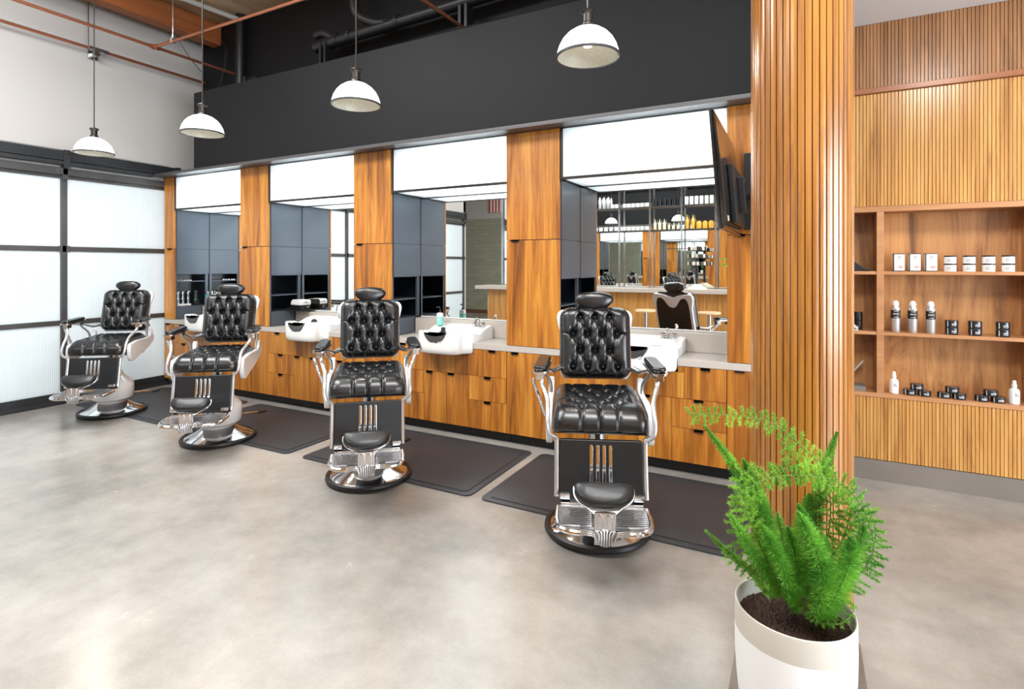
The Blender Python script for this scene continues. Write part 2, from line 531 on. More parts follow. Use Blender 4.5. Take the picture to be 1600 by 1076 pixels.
# ------------------------------------------------------------------ the room
XL = -7.38     # glass door wall
YB = 4.72      # dark back wall face
ZC = 4.83
struct('floor', MB().box(-10.7, 6.6, -6.2, 5.0, -.08, 0), M['concrete'], 'polished grey concrete floor with soft mottling')
struct('ceiling', MB().box(-10.7, 6.6, -6.2, 5.0, ZC, ZC + .08), M['ceiling_wood'], 'tan plywood roof deck high above the room')
struct('ceiling', MB().box(.12, 6.6, 2.9, 4.75, 3.32, 3.40).box(.12, 6.6, 2.9, 2.96, 3.4, ZC).box(.12, .18, 2.96, 4.75, 3.4, ZC), M['white_ceiling'], 'lower white ceiling over the retail shelves')
struct('wall_left', MB().box(XL - .12, XL, -2.16, YB + .1, 2.87, ZC).box(XL - .12, XL, 4.26, YB + .1, 0, 2.87), M['white_wall'], 'white plaster wall above the fluted glass door')
struct('wall_back', MB().box(XL, .10, YB, YB + .1, 0, ZC), M['black'], 'matt black upper wall behind the header')
# header over the stations
struct('trim_1', MB().box(-6.50, .10, 4.05, 4.70, 2.737, 3.646), M['header'], 'black painted header box running over the four stations', bevel=.003)
struct('trim_2', MB().box(-7.295, .10, 4.045, 4.70, 2.703, 2.735).box(-7.375, -7.295, 4.045, 4.34, 2.703, 2.735), M['soffit'], 'thin steel soffit plate under the black header', bevel=.002)
for sx_ in (-5.83, -4.05, -2.27):
    pass
# slatted wall on the right
def slats(mb, x0, x1, y, z0, z1, pitch=.0215, gap=.0032, depth=.012):
    n = int((x1 - x0) / pitch)
    poly = [(x0, y + .03)]
    for i in range(n):
        a = x0 + i * pitch
        poly += [(a + gap * .5, y + depth), (a + gap * .5, y + .001), (a + gap * .5 + .001, y), (a + pitch - gap * .5 - .001, y), (a + pitch - gap * .5, y + .001), (a + pitch - gap * .5, y + depth)]
    poly += [(x0 + n * pitch, y + .03)]
    # build strip by strip to avoid a huge ngon
    m_ = len(poly)
    vs_ = [(p[0], p[1], z0) for p in poly] + [(p[0], p[1], z1) for p in poly]
    fs = [(i, i + 1, m_ + i + 1, m_ + i) for i in range(m_ - 1)]
    fs.append((m_ - 1, 0, m_, 2 * m_ - 1))
    for i in range(n):
        k_ = 1 + i * 6
        fs.append((k_, k_ + 1, k_ + 2, k_ + 3, k_ + 4, k_ + 5)); fs.append(tuple(m_ + q for q in (k_ + 5, k_ + 4, k_ + 3, k_ + 2, k_ + 1, k_)))
    mb.add(vs_, fs)
    return mb


XR0 = .03
struct('wall_right', slats(MB(), XR0, 3.9, 4.75, .156, .605), M['oak'], 'lower band of vertical oak slats under the retail shelves', smooth=False)
struct('wall_right', slats(MB(), XR0, 3.9, 4.75, 1.992, 2.808), M['oak'], 'tall oak slat panel above the retail shelves', smooth=False)
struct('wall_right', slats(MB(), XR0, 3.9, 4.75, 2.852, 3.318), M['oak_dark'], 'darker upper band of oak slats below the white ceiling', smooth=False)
struct('wall_right', MB().box(XR0, 6.6, 5.0, 5.1, 0, ZC).box(3.9, 6.6, 4.75, 5.0, 0, ZC).box(XR0, 3.9, 4.782, 5.0, 2.02, ZC).box(XR0, 3.9, 4.782, 5.0, 0, .6), M['oak_trim'], 'backing wall behind the oak slats')
struct('trim_3', MB().box(XR0, 3.9, 4.728, 4.781, 2.81, 2.85), M['oak_trim'], 'thin horizontal oak rail across the slatted wall', bevel=.003)
struct('baseboard_right', MB().box(XR0, 6.5, 4.757, 4.781, 0, .15), M['plinth'], 'grey concrete plinth under the slatted wall')
# far sides of the room (street windows added for daylight, seen in no direct view)
wr = MB().box(6.5, 6.6, -6.2, 5.0, 0, .45).box(6.5, 6.6, -6.2, 5.0, 3.25, ZC).box(6.5, 6.6, -6.2, -2.9, .45, 3.25).box(6.5, 6.6, 3.3, 5.0, .45, 3.25)
for y in (-1.35, .2, 1.75):
    wr.box(6.48, 6.58, y - .04, y + .04, .45, 3.25)
wr.box(6.48, 6.58, -2.9, 3.3, 2.35, 2.42)
struct('wall_street', wr, M['white_wall'], 'white street wall with a wide unseen mullioned window')
wb = MB().box(-10.6, -.6, -6.2, -6.1, 3.1, ZC).box(-.6, 5.8, -6.2, -6.1, 3.7, ZC).box(-.6, 5.8, -6.2, -6.1, 0, .35).box(5.8, 6.6, -6.2, -6.1, 0, ZC)
for x in (1, 2.6, 4.2):
    wb.box(x - .04, x + .04, -6.2, -6.1, .35, 3.7)
struct('wall_rear', wb, M['white_wall'], 'white rear wall above the tiles and round the unseen window')
struct('wall_rear', MB().box(-10.6, -.6, -6.2, -6.1, 0, 3.1), M['tile'], 'pale green glazed tile wall reflected in the third mirror')
struct('baseboard_rear', MB().box(-10.6, -.6, -6.1, -6.08, 0, .12), M['terracotta'], 'brown tile skirting at the foot of the green tile wall')
struct('wall_far_left', MB().box(-10.7, -10.6, -6.2, -2.1, 0, ZC).box(-10.6, XL, -2.16, -2.06, 0, ZC), M['white_wall'], 'white wall of the rear side room')

# beam, pipes
tag(MB().box(-7.12, -6.95, -6.1, 4.71, 4.54, 4.828).build('ceiling_beam', M['beam_wood'], bevel=.004), 'brown glulam beam running along the ceiling above the white wall', 'beam', kind='structure')
t = thing('copper_pipe', 'copper sprinkler pipe joining a cross pipe, above the first two pendants', 'pipe', (-6.54, 0, 4.06))
MB().tube([(0, -2, 0), (0, 4.66, 0)], .017, 12).build('long_run', M['copper'], t)
MB().tube([(0, 3.62, 0), (6.5, 3.62, 0)], .017, 12).build('cross_run', M['copper'], t)
MB().tube([(-.03, 3.62, 0), (.05, 3.62, 0)], .026, 12).tube([(0, 3.57, 0), (0, 3.67, 0)], .026, 12).build('tee_joint', M['copper'], t)
for x in (.35, 2.45):
    h = MB().tube([(x, 3.62, 0), (x, 3.62, .765)], .005, 6).tube([(x, 3.6, -.02), (x, 3.6, .03), (x, 3.64, .03), (x, 3.64, -.02)], .006, 6)
    h.lathe([(0, .03), (.012, .04), (.012, .07), (0, .08)], 10, (x, 3.62, 0)).build('pipe_hanger', M['chrome_soft'], t)
t = thing('copper_pipe', 'lower copper pipe running close along the white wall', 'pipe', (-7.29, 0, 4.083))
MB().tube([(0, -2, 0), (0, 4.70, 0)], .017, 12).build('long_run', M['copper'], t)
h = MB().tube([(-.08, 3.38, -.045), (.02, 3.38, -.045)], .035, 12).tube([(0, 3.3, 0), (0, 3.5, 0)], .028, 12).box(-.085, -.07, 3.33, 3.43, -.1, .04)
h.tube([(0, 3.30, .0), (0, 3.30, .74)], .006, 6)
h.build('valve_bracket', M['chrome_soft'], t)

tag(MB().tube([(-2.845, -2, 3.82), (-2.845, 4.40, 3.82)], .017, 12).build('copper_pipe', M['copper']), 'short length of copper pipe reaching the header top above the third pendant', 'pipe')
t = thing('black_duct', 'black painted waste pipe lying on top of the header', 'pipe', (0, 0, 0))
MB().tube([(-4.95, 4.52, 4.07), (-4.7, 4.52, 4.085), (-2.0, 4.52, 4.17), (.1, 4.52, 4.22)], .062, 16).build('main_pipe', M['blackpipe'], t)
MB().tube(smooth_path([(-4.93, 4.50, 4.20), (-4.80, 4.50, 4.20), (-4.65, 4.52, 4.12), (-4.5, 4.52, 4.09)], 4), .045, 12).build('branch_pipe', M['blackpipe'], t)
MB().tube(smooth_path([(-4.30, 4.45, 4.82), (-4.30, 4.45, 4.40), (-4.24, 4.47, 4.27), (-4.05, 4.5, 4.17), (-3.8, 4.52, 4.12)], 5), .05, 12).build('drop_pipe', M['blackpipe'], t)
for x in (-4.62, -4.42, -3.75, -2.6, -1.4):
    MB().tube([(x - .03, 4.52, 4.09 + (x + 4.7) * .0315), (x + .03, 4.52, 4.092 + (x + 4.7) * .0315)], .070, 16).build('coupling', M['blackpipe'], t)
for x in (-4.78, -2.9, -1.0):
    MB().box(x - .05, x - .02, 4.45, 4.59, 3.65, 4.09).box(x + .02, x + .05, 4.45, 4.59, 3.65, 4.09).build('support_bracket', M['blackpipe'], t)
t = thing('black_riser', 'black riser pipe standing against the dark wall near the corner', 'pipe', (-6.46, 4.64, 0))
MB().tube([(0, 0, 3.65), (0, 0, 4.82)], .055, 14).build('riser_pipe', M['blackpipe'], t)
MB().tube([(-.62, .02, 3.70), (0, -.02, 3.86)], .022, 10).build('side_branch', M['blackpipe'], t)
MB().box(.18, .24, -.1, .02, 3.65, 3.96).box(.24, .40, -.06, .02, 3.90, 3.95).lathe([(0, 0), (.05, 0), (.05, .1), (0, .1)], 12, (.13, 0, 3.75)).build('valve_box', M['blackpipe'], t)
tag(MB().tube(smooth_path([(-6.90, 4.68, 4.60), (-6.80, 4.66, 4.45), (-6.82, 4.66, 4.2), (-6.92, 4.66, 4.0), (-7.05, 4.66, 3.80)], 6), .009, 6).tube(smooth_path([(-6.88, 4.67, 4.60), (-6.76, 4.66, 4.4), (-6.86, 4.66, 4.05), (-7.02, 4.66, 3.78)], 6), .007, 6).build('black_cable', M['blackpipe']), 'bundle of black cables hanging down the dark wall corner', 'cable')
tag(MB().tube(smooth_path([(-7.19, 4.05, 4.82), (-7.19, 4.2, 4.6), (-7.19, 4.45, 4.3), (-7.19, 4.66, 4.13)], 5), .005, 6).build('grey_cable', M['dark_metal']), 'thin grey cable sagging from the beam to the corner', 'cable')
tag(MB().tube([(-6.9, 3.2, 4.78), (-6.6, 4.0, 4.785), (-6.45, 4.6, 4.75)], .03, 10).build('ceiling_conduit', M['white_wall']), 'pale conduit under the plywood ceiling by the corner', 'conduit')
tag(MB().tube(smooth_path([(-5.6, 4.66, 3.9), (-5.0, 4.62, 3.93), (-4.3, 4.6, 3.86), (-3.0, 4.25, 3.75), (-2.2, 4.15, 3.68), (-1.7, 4.2, 3.66)], 6), .012, 6).build('loose_cable', M['blackpipe']), 'loose black cable trailing along the top of the header', 'cable')

# ------------------------------------------------------------------ fluted glass roll-up door
d1 = thing('door_1', 'wide fluted glass roll-up door with raw steel frame', None, (0, 0, 0), kind='structure')
ys = [-2.06, -.62, .62, 1.86, 3.10]
def rail(x0, x1, z0, z1, y1=4.2):
    MB().box(x0, x1, -2.1, y1, z0, z1).build('rail', M['steel'], d1, bevel=.003)
MB().box(XL - .04, XL + .005, -2.1, 4.26, .0, .128).box(XL - .04, XL + .03, -2.1, 4.26, .0, .05).build('bottom_rail', M['steel_dark'], d1, bevel=.003)
rail(XL - .035, XL, .888, .942, 4.26)
rail(XL - .035, XL, 1.722, 1.778, 4.26)
rail(XL - .035, XL, 2.545, 2.58, 4.26)
rail(XL - .035, XL + .03, 2.58, 2.662, 4.26)
MB().box(XL - .03, XL - .01, -2.1, 4.26, 2.662, 2.87).build('transom', M['white_wall'], d1)
MB().box(XL - .01, XL + .07, -2.1, 4.03, 2.69, 2.735).box(XL, XL + .075, -2.1, 4.35, 2.74, 2.765).box(XL, XL + .06, -2.1, 4.35, 2.765, 2.85).box(XL + .05, XL + .095, 4.31, 4.37, 2.74, 2.855).build('top_beam', M['steel_dark'], d1, bevel=.004)
for y in ys:
    MB().box(XL - .036, XL + .012, y - .03, y + .03, .128, 2.74).build('post', M['steel'], d1, bevel=.003)
    MB().box(XL + .012, XL + .016, y - .055, y + .055, 1.715, 1.785).box(XL + .012, XL + .016, y - .02, y + .02, 1.66, 1.84).build('corner_plate', M['steel'], d1, bevel=.0015)
    MB().box(XL + .03, XL + .04, y - .09, y + .09, 2.585, 2.655).box(XL + .03, XL + .04, y - .025, y + .025, 2.53, 2.655).build('corner_plate', M['steel'], d1, bevel=.003)
    MB().box(XL + .06, XL + .085, y - .03, y + .03, 2.66, 2.86).lathe([(0, 0), (.008, 0), (.008, .012), (0, .012)], 10, (XL + .09, y, 2.82)).build('hinge', M['steel_dark'], d1, bevel=.002)
yy = ys + [4.26]
for i in range(len(yy) - 1):
    for z0, z1 in ((.128, .888), (.942, 1.722), (1.778, 2.545)):
        MB().box(XL - .022, XL - .014, yy[i] + .03, yy[i + 1] - (.03 if i < len(yy) - 2 else 0), z0, z1).build('glass_pane', M['fluted'], d1, smooth=False)

# ------------------------------------------------------------------ tower cabinets (pillars), mirrors, light boxes
YF = 4.19
towers = [(-7.355, -7.14), (-5.831, -5.347), (-4.05, -3.562), (-2.272, -1.774), (-.473, .02)]
tw_names = ['narrow walnut tower cabinet against the fluted glass door', 'walnut tower cabinet second from the fluted glass door, holding charcoal side doors',
            'middle walnut tower cabinet behind the third barber chair', 'widest looking walnut tower cabinet with a bronze pull, left of the largest mirror',
            'walnut tower cabinet partly hidden by the television and round column']
for i, (x0, x1) in enumerate(towers):
    t = thing('tower_cabinet', tw_names[i], 'cabinet', (x0, YF, .868), group='walnut tower cabinets between the mirrors')
    w = x1 - x0
    zt, zs = 1.832, .912          # local heights: top 2.70, split 1.78
    side = i < 4
    MB().box(0, w, 0, .022, zs + .003, zt).build('upper_door', M['walnut'], t, bevel=.0015)
    MB().box(0, w, 0, .022, 0.002, zs - .003).build('lower_door', M['walnut'], t, bevel=.0015)
    px = .05 if i else .09
    MB().box(px, px + .07, -.012, .01, zs - .008, zs + .004).box(px, px + .07, -.012, -.009, zs - .016, zs + .004).build('pull', M['bronze'], t)
    if not side:
        MB().box(.004, w - .004, .025, .50, .002, zt).build('body', M['charcoal'], t)
        continue
    # body with an open cubby facing +X
    b1 = MB().box(.004, w - .03, .025, .50, .582, zt).box(.004, w - .03, .025, .50, .002, .166)
    b1.box(.004, .02, .025, .50, .166, .582)
    b1.box(w - .03, w - .008, .025, .045, .0, zt)
    b1.box(w - .03, w - .008, .425, .468, .166, .582)
    b1.build('body', M['charcoal'], t)
    cb = MB().box(.02, w - .008, .045, .05, .166, .582).box(.02, w - .008, .465, .468, .166, .582).box(.02, .024, .05, .465, .166, .582).box(.02, w - .012, .05, .468, .577, .582)
    cb.build('cubby_lining', M['cubby'], t)
    pins = MB()
    for y_ in (.12, .38):
        for k_ in range(8):
            pins.box(.024 + .0, .026, y_, y_ + .006, .20 + k_ * .045, .206 + k_ * .045)
    pins.build('shelf_pin_holes', M['grey_ink'], t)
    for ya, yb_ in ((.05, .465),):
        zk = .345 if i else .478
        MB().box(.024, w - .02, ya, yb_, zk, zk + .013).build('cubby_shelf', M['charcoal'], t)
    for ya, yb_ in ((.035, .466),):
        MB().box(w - .008, w + .006, ya, yb_, zs + .002, 1.405).build('side_door', M['charcoal'], t, bevel=.001)
        MB().box(w - .008, w + .006, ya, yb_, .583, zs - .002).build('side_door', M['charcoal'], t, bevel=.001)
    MB().box(w - .008, w + .006, .035, .362, .004, .163).build('side_drawer', M['charcoal'], t, bevel=.001)

niches = [(towers[i][1] + .008, towers[i + 1][0] - .002) for i in range(4)]
ordst = ['first', 'second', 'third', 'fourth']
for i, (x0, x1) in enumerate(niches):
    t = thing('light_box', ['glowing light box nearest the fluted glass door', 'glowing light box above the second shampoo bowl from the glass door', 'glowing light box above the third mirror', 'largest looking light box, partly covered by the television'][i],
              'light', (x0, YF, 2.276), group='glowing light boxes over the mirrors')
    w = x1 - x0
    MB().box(.02, w, .008, .014, .019, .418).build('diffuser', M['lit_acrylic'], t, smooth=False)
    MB().box(.02, w, .022, .468, .004, .010).build('underside', M['lit_acrylic'], t, smooth=False)
    MB().box(.02, w, .462, .468, .012, .418).box(.02, w, .022, .462, .410, .418).box(w - .006, w, .022, .462, .012, .410).build('housing', M['white_plastic'], t)
    for lx, ly, lz, rot, sx_, sy_, pw in ((w * .56, .34, .20, (-90, 0, 0), w * .72, .20, 8), (w * .54, .24, .30, (0, 0, 0), w * .74, .18, 7)):
        lo = area('tube_light', (x0 + lx, YF + ly, 2.276 + lz), rot, sx_, sy_, pw, (.97, .99, 1))
    MB().box(0, w, 0, .02, -.004, .018).box(0, .02, 0, .02, .018, .42).box(0, .02, .02, .47, 0, .016).build('frame', M['dark_metal'], t, bevel=.001)
    MB().box(.0, .018, .02, .47, .016, .42).build('side_panel', M['charcoal'], t)
    mr = thing('wall_mirror', ['mirror nearest the fluted glass door, mostly hidden by the first tower', 'narrow looking mirror reflecting the fluted glass door, behind the second bowl', 'mirror reflecting green tiles and a striped flag', 'largest looking mirror reflecting the bar shelves and a chair back'][i],
               'mirror', (x0, 4.66, 1.035), group='wall mirrors over the shampoo bowls')
    MB().box(0, w, 0, .008, 0, 1.25).build('glass', M['mirror'], mr, smooth=False)
    MB().box(0, w, -.004, .012, -.012, -.001).build('bottom_channel', M['white_plastic'], mr)
    MB().box(0, w, -.006, -.001, 1.229, 1.2395).build('top_channel', M['dark_metal'], mr)

# countertop
ct = thing('countertop', 'long grey quartz countertop running under the towers and bowls', 'countertop', (0, 0, 0))
mb = MB()
cx = [(a + b_) / 2 for a, b_ in niches]
edges = [-7.358]
for c_ in cx:
    edges += [c_ - .302, c_ + .302]
edges.append(.06)
for k_ in range(0, len(edges), 2):
    MB().box(edges[k_], edges[k_ + 1], 4.186, 4.70, .814, .866).build('slab', M['quartz'], ct, bevel=.002)
for i, (x0, x1) in enumerate(niches):
    MB().box(x0, x1, 4.562, 4.655, .868, 1.02).build('backsplash_ledge', M['quartz'], ct, bevel=.002)

# vanity base cabinets: one per station (door under the tower on its left, drawers, sink doors, drawers)
vn = ['base cabinet run nearest the glass door, behind the second barber chair', 'base cabinet run between the second and third barber chairs', 'base cabinet run below the third bowl with mint soap', 'base cabinet run below the fourth bowl, behind the plant']
for i in range(4):
    x0, x1 = towers[i]
    xn = towers[i + 1][0]
    c_ = cx[i]
    t = thing('base_cabinet', vn[i], 'cabinet', (x0, YF, 0), group='walnut base cabinets under the counter')
    def X(v): return v - x0
    MB().box(.0, xn - x0 - .003, .025, .50, .10, .74).box(0, X(c_ - .315), .025, .5, .74, .812).box(X(c_ + .31), xn - x0 - .003, .025, .5, .74, .812).build('carcass', M['mattblack'], t)
    MB().box(0, xn - x0 - .003, .085, .50, 0, .10).build('toe_kick', M['toekick'], t)
    def front(name, a, b_, z0, z1, hx=None):
        d = MB().box(X(a) + .0015, X(b_) - .0015, 0, .022, z0 + .0015, z1 - .0015).build(name, M['walnut'], t, bevel=.001)
        if hx is not None:
            MB().box(X(hx), X(hx) + .065, -.012, .01, z1 - .012, z1 - .001).box(X(hx), X(hx) + .065, -.012, -.009, z1 - .02, z1 - .001).build('pull', M['bronze'], d)
    front('door', x0, x1, .10, .812, x0 + .05)
    la, lb, ra, rb = x1, c_ - .245, c_ + .255, xn - .003
    for z0, z1 in ((.10, .355), (.355, .573)):
        front('drawer', la, lb, z0, z1, (la + lb) / 2 - .03)
        front('drawer', ra, rb, z0, z1, (ra + rb) / 2 - .03)
    front('drawer', la, c_ - .35, .573, .812, (la + c_ - .35) / 2 - .03)
    front('drawer', c_ + .35, rb, .573, .812, (c_ + .35 + rb) / 2 - .03)
    front('sink_front', c_ - .35, c_ + .35, .573, .766)
    MB().box(X(c_ - .3485), X(c_ - .304), 0, .022, .766, .8105).build('filler_strip', M['walnut'], t)
    MB().box(X(c_ + .304), X(c_ + .3485), 0, .022, .766, .8105).build('filler_strip', M['walnut'], t)
    front('door', lb, c_ + .005, .10, .573, lb + .03)
    front('door', c_ + .005, ra, .10, .573, c_ + .03)
x0, x1 = towers[4]
t = thing('base_cabinet', 'single walnut base door at the end of the counter beside the round column', 'cabinet', (x0, YF, 0), group='walnut base cabinets under the counter')
MB().box(.0, x1 - x0, .025, .50, .10, .812).build('carcass', M['mattblack'], t)
MB().box(0, x1 - x0, .085, .50, 0, .10).build('toe_kick', M['toekick'], t)
d = MB().box(.0015, x1 - x0, 0, .022, .1015, .8105).build('door', M['walnut'], t, bevel=.001)
MB().box(.05, .115, -.012, .01, .80, .811).build('pull', M['bronze'], d)

# ------------------------------------------------------------------ shampoo bowls
def bowl_mesh():
    def outline(a):
        """plan outline, a in 0..1 round from front centre; local x right, y back, front at y=-.17"""
        return None
    # polygon outline (half), then smoothed
    half = [(0, -.175), (.12, -.172), (.19, -.150), (.222, -.11), (.230, -.07), (.258, -.035), (.296, .0), (.300, .06), (.300, .20), (.300, .355)]
    pts = [Vector((x, y, 0)) for x, y in half]
    pts = smooth_path(pts, 5) + [Vector((.294, .366, 0)), Vector((.15, .368, 0)), Vector((0, .368, 0))]
    full = pts + [Vector((-p.x, p.y, 0)) for p in pts[-2:0:-1]]
    # resample evenly
    n = 120
    L_ = [0]
    loop = full + [full[0]]
    for a, b_ in zip(loop, loop[1:]):
        L_.append(L_[-1] + (b_ - a).length)
    res = []
    j = 0
    for i in range(n):
        s_ = L_[-1] * i / n
        while L_[j + 1] < s_:
            j += 1
        f_ = (s_ - L_[j]) / max(1e-9, L_[j + 1] - L_[j])
        res.append(loop[j].lerp(loop[j + 1], f_))
    def rim(p):
        # neck notch at the front, high horns beside it, dip at the sides, high back
        z = .100
        if p.y < .12:
            z -= .105 * math.exp(-(p.x / .105) ** 4) * min(1, max(0, (-.02 - p.y) / .07))
        z -= .035 * math.exp(-((p.y - .10) / .09) ** 2)
        z += .02 * max(0, min(1, (p.y - .15) / .2))
        return z
    cen = Vector((0, .12, 0))
    mb_ = MB()
    rings = [('z', 0.0, .0), ('z', .25, 0), ('z', .40, 0), ('z', .48, 0), ('z', .56, 0), ('z', .64, 0), ('z', .70, 0), ('z', .76, 0), ('z', .82, 0), ('z', .88, 0), ('z', .935, 0), ('z', .96, 0), ('z', .985, 0), ('z', 1.0, 0)]
    vs_, fs = [], []
    for _, s_, _ in rings:
        for p in res:
            q = cen.lerp(p, max(s_, .02))
            top = rim(p)
            if s_ >= .935:
                z = top - (.008 if s_ == 1.0 else .002 if s_ == .985 else .002 if s_ == .935 else 0)
            else:
                k_ = max(0, min(1, (s_ - .38) / .38))
                k_ = k_ * k_ * (3 - 2 * k_)
                deck = top - (.018 if s_ < .85 else .012) * max(0, min(1, (p.y + .1) / .1))
                z = -.045 + (deck + .045) * k_
            vs_.append((q.x, q.y, z))
    nr = len(rings)
    for z_, sc in ((-.0, 1.0), (-.055, .995), (-.085, .975), (-.10, .94)):
        for p in res:
            q = cen.lerp(p, sc)
            vs_.append((q.x, q.y, z_ if p.y < .5 else z_))
    n = len(res)
    tot = nr + 4
    for r_ in range(tot - 1):
        for i in range(n):
            i2 = (i + 1) % n
            fs.append((r_ * n + i, r_ * n + i2, (r_ + 1) * n + i2, (r_ + 1) * n + i))
    fs.append(tuple((tot - 1) * n + i for i in range(n)))
    mb_.add(vs_, fs)
    return mb_


bl = ['white shampoo bowl nearest the glass door, half hidden by the second chair', 'white shampoo bowl with a small black hair dryer nozzle lying in it', 'white shampoo bowl with a mint soap bottle standing on it', 'white shampoo bowl under the largest mirror, behind the nearest chair']
def make_bowl():
    t = thing('shampoo_bowl', bl[0], 'shampoo bowl', (cx[0], YF, .868), group='white shampoo bowls set in the countertop')
    bowl_mesh().build('basin', M['porcelain'], t, ang=50)
    # neck rest gel filling the notch
    arc = [(.116 * math.sin(PI * (i / 24 - .5)), .100 - .097 * math.cos(PI * (i / 24 - .5))) for i in range(25)]
    arc = [p_ for p_ in arc if p_[1] < .088]
    top = [(.118 * (1 - 2 * i / 12), .084 - .022 * math.sin(PI * i / 12) + .003 * math.sin(i * 2.2)) for i in range(13)]
    MB().prism(arc + top, -.181, -.125, 'y').build('neck_rest', M['gel'], t, bevel=.004)
    f_ = thing('faucet', None, None, (.165, .30, .118))
    f_.parent = t
    q = MB().box(-.06, .06, -.012, .012, 0, .012)
    for x in (-.045, .045):
        q.lathe([(.016, .0), (.016, .012), (.008, .02), (.008, .038), (.018, .040), (.018, .052), (0, .054)], 14, (x, 0, 0))
        for a in range(4):
            q.tube([(x, 0, .046), (x + .024 * math.cos(a * PI / 2 + .4), .024 * math.sin(a * PI / 2 + .4), .046)], .005, 6)
    q.tube(smooth_path([(0, 0, .01), (0, 0, .06), (0, -.02, .085), (0, -.05, .085), (0, -.06, .06)], 4), .008, 8)
    fm = q.build('faucet', M['chrome'], t, loc=(.165, .325, .096))
    bpy.data.objects.remove(f_)
    MB().lathe([(0, .004), (.028, .004), (.03, 0)], 20, (0, .12, -.045)).build('drain', M['chrome'], t)
    MB().box(-.035, -.005, .330, .336, .098, .1015).box(.0, .03, .330, .336, .098, .1015).build('maker_mark', M['grey_ink'], t)
    return t
bowl0 = make_bowl()
for i in range(1, 4):
    copy_tree(bowl0, (cx[i], YF, .868), label=bl[i])

# ------------------------------------------------------------------ barber chairs
def tuft_height(X_, Yr, rows, amp_fold=1.0):
    """diamond tufting: X_ in button pitches, Yr in rows (0..rows-1). Returns dip 0..1 (1 = deepest)"""
    a, b_ = X_ + Yr / 2, X_ - Yr / 2
    return a, b_


def tufted(w, h, dx, dy, nrows, first, T=.075, rad=.07, odd3=True, n=84, edge=.16):
    """cushion in local uv: x in [-w/2,w/2], v from top (0) to bottom (h). returns function (u,v)->(x, v, depth)"""
    def f(u, v):
        su, sv = 2 * u - 1, 2 * v - 1
        # concentrate samples towards rim
        x = su * w / 2; y = v * h
        # rounded rectangle squeeze at corners
        ax, ay = abs(x) - (w / 2 - rad), abs(y - h / 2) - (h / 2 - rad)
        if ax > 0 and ay > 0:
            d = math.hypot(ax, ay); mxx = max(ax, ay)
            k_ = mxx / d
            x = math.copysign(w / 2 - rad + ax * k_, x)
            y = h / 2 + math.copysign(h / 2 - rad + ay * k_, y - h / 2)
            ex = rad - mxx
        else:
            ex = min(w / 2 - abs(x), h / 2 - abs(y - h / 2))
        e_ = min(1, max(0, ex) / (edge * .5))
        prof = math.sqrt(max(0, 1 - (1 - e_) ** 2))
        Yr = (y - first) / dy
        Xb = x / dx
        a, b_ = Xb + Yr / 2, Xb - Yr / 2
        fa, fb = abs(math.sin(PI * a)), abs(math.sin(PI * b_))
        # inside mask
        wy = max(0, min(1, (Yr + .0) / .25)) * max(0, min(1, (nrows - 1 - Yr + .0) / .25))
        wx = max(0, min(1, (1.75 - abs(Xb)) / .35))
        fold = 1 - min(1, (fa ** .55) * (fb ** .55) * 1.15)
        dip = fold * wy * wx
        # pleats from first and last row to the edge
        def pleat(val, wid): return math.exp(-(val / wid) ** 2)
        p = 0
        if Yr < 0:
            for xb in ((-1, 0, 1)):
                p = max(p, pleat(Xb - xb, .10) * .55)
        if Yr > nrows - 1:
            lst = (-1.5, -.5, .5, 1.5) if nrows % 2 == 0 else (-1, 0, 1)
            for xb in lst:
                p = max(p, pleat(Xb - xb, .10) * .55)
        if abs(Xb) > 1.5:
            for rr_ in range(1, nrows, 2):
                p = max(p, pleat(Yr - rr_, .05) * .3 if rr_ == 1 else 0)
        dip = max(dip * .62, p)
        # buttons
        g = 0
        for rr_ in range(nrows):
            xs = (-1, 0, 1) if rr_ % 2 == 0 else (-1.5, -.5, .5, 1.5)
            for xb in xs:
                d2 = ((x - xb * dx) ** 2 + (y - (first + rr_ * dy)) ** 2)
                g = max(g, math.exp(-d2 / (.021 ** 2)))
        dep = T * prof * (1 - .40 * dip) - .036 * g * prof
        return x, y, dep
    return f


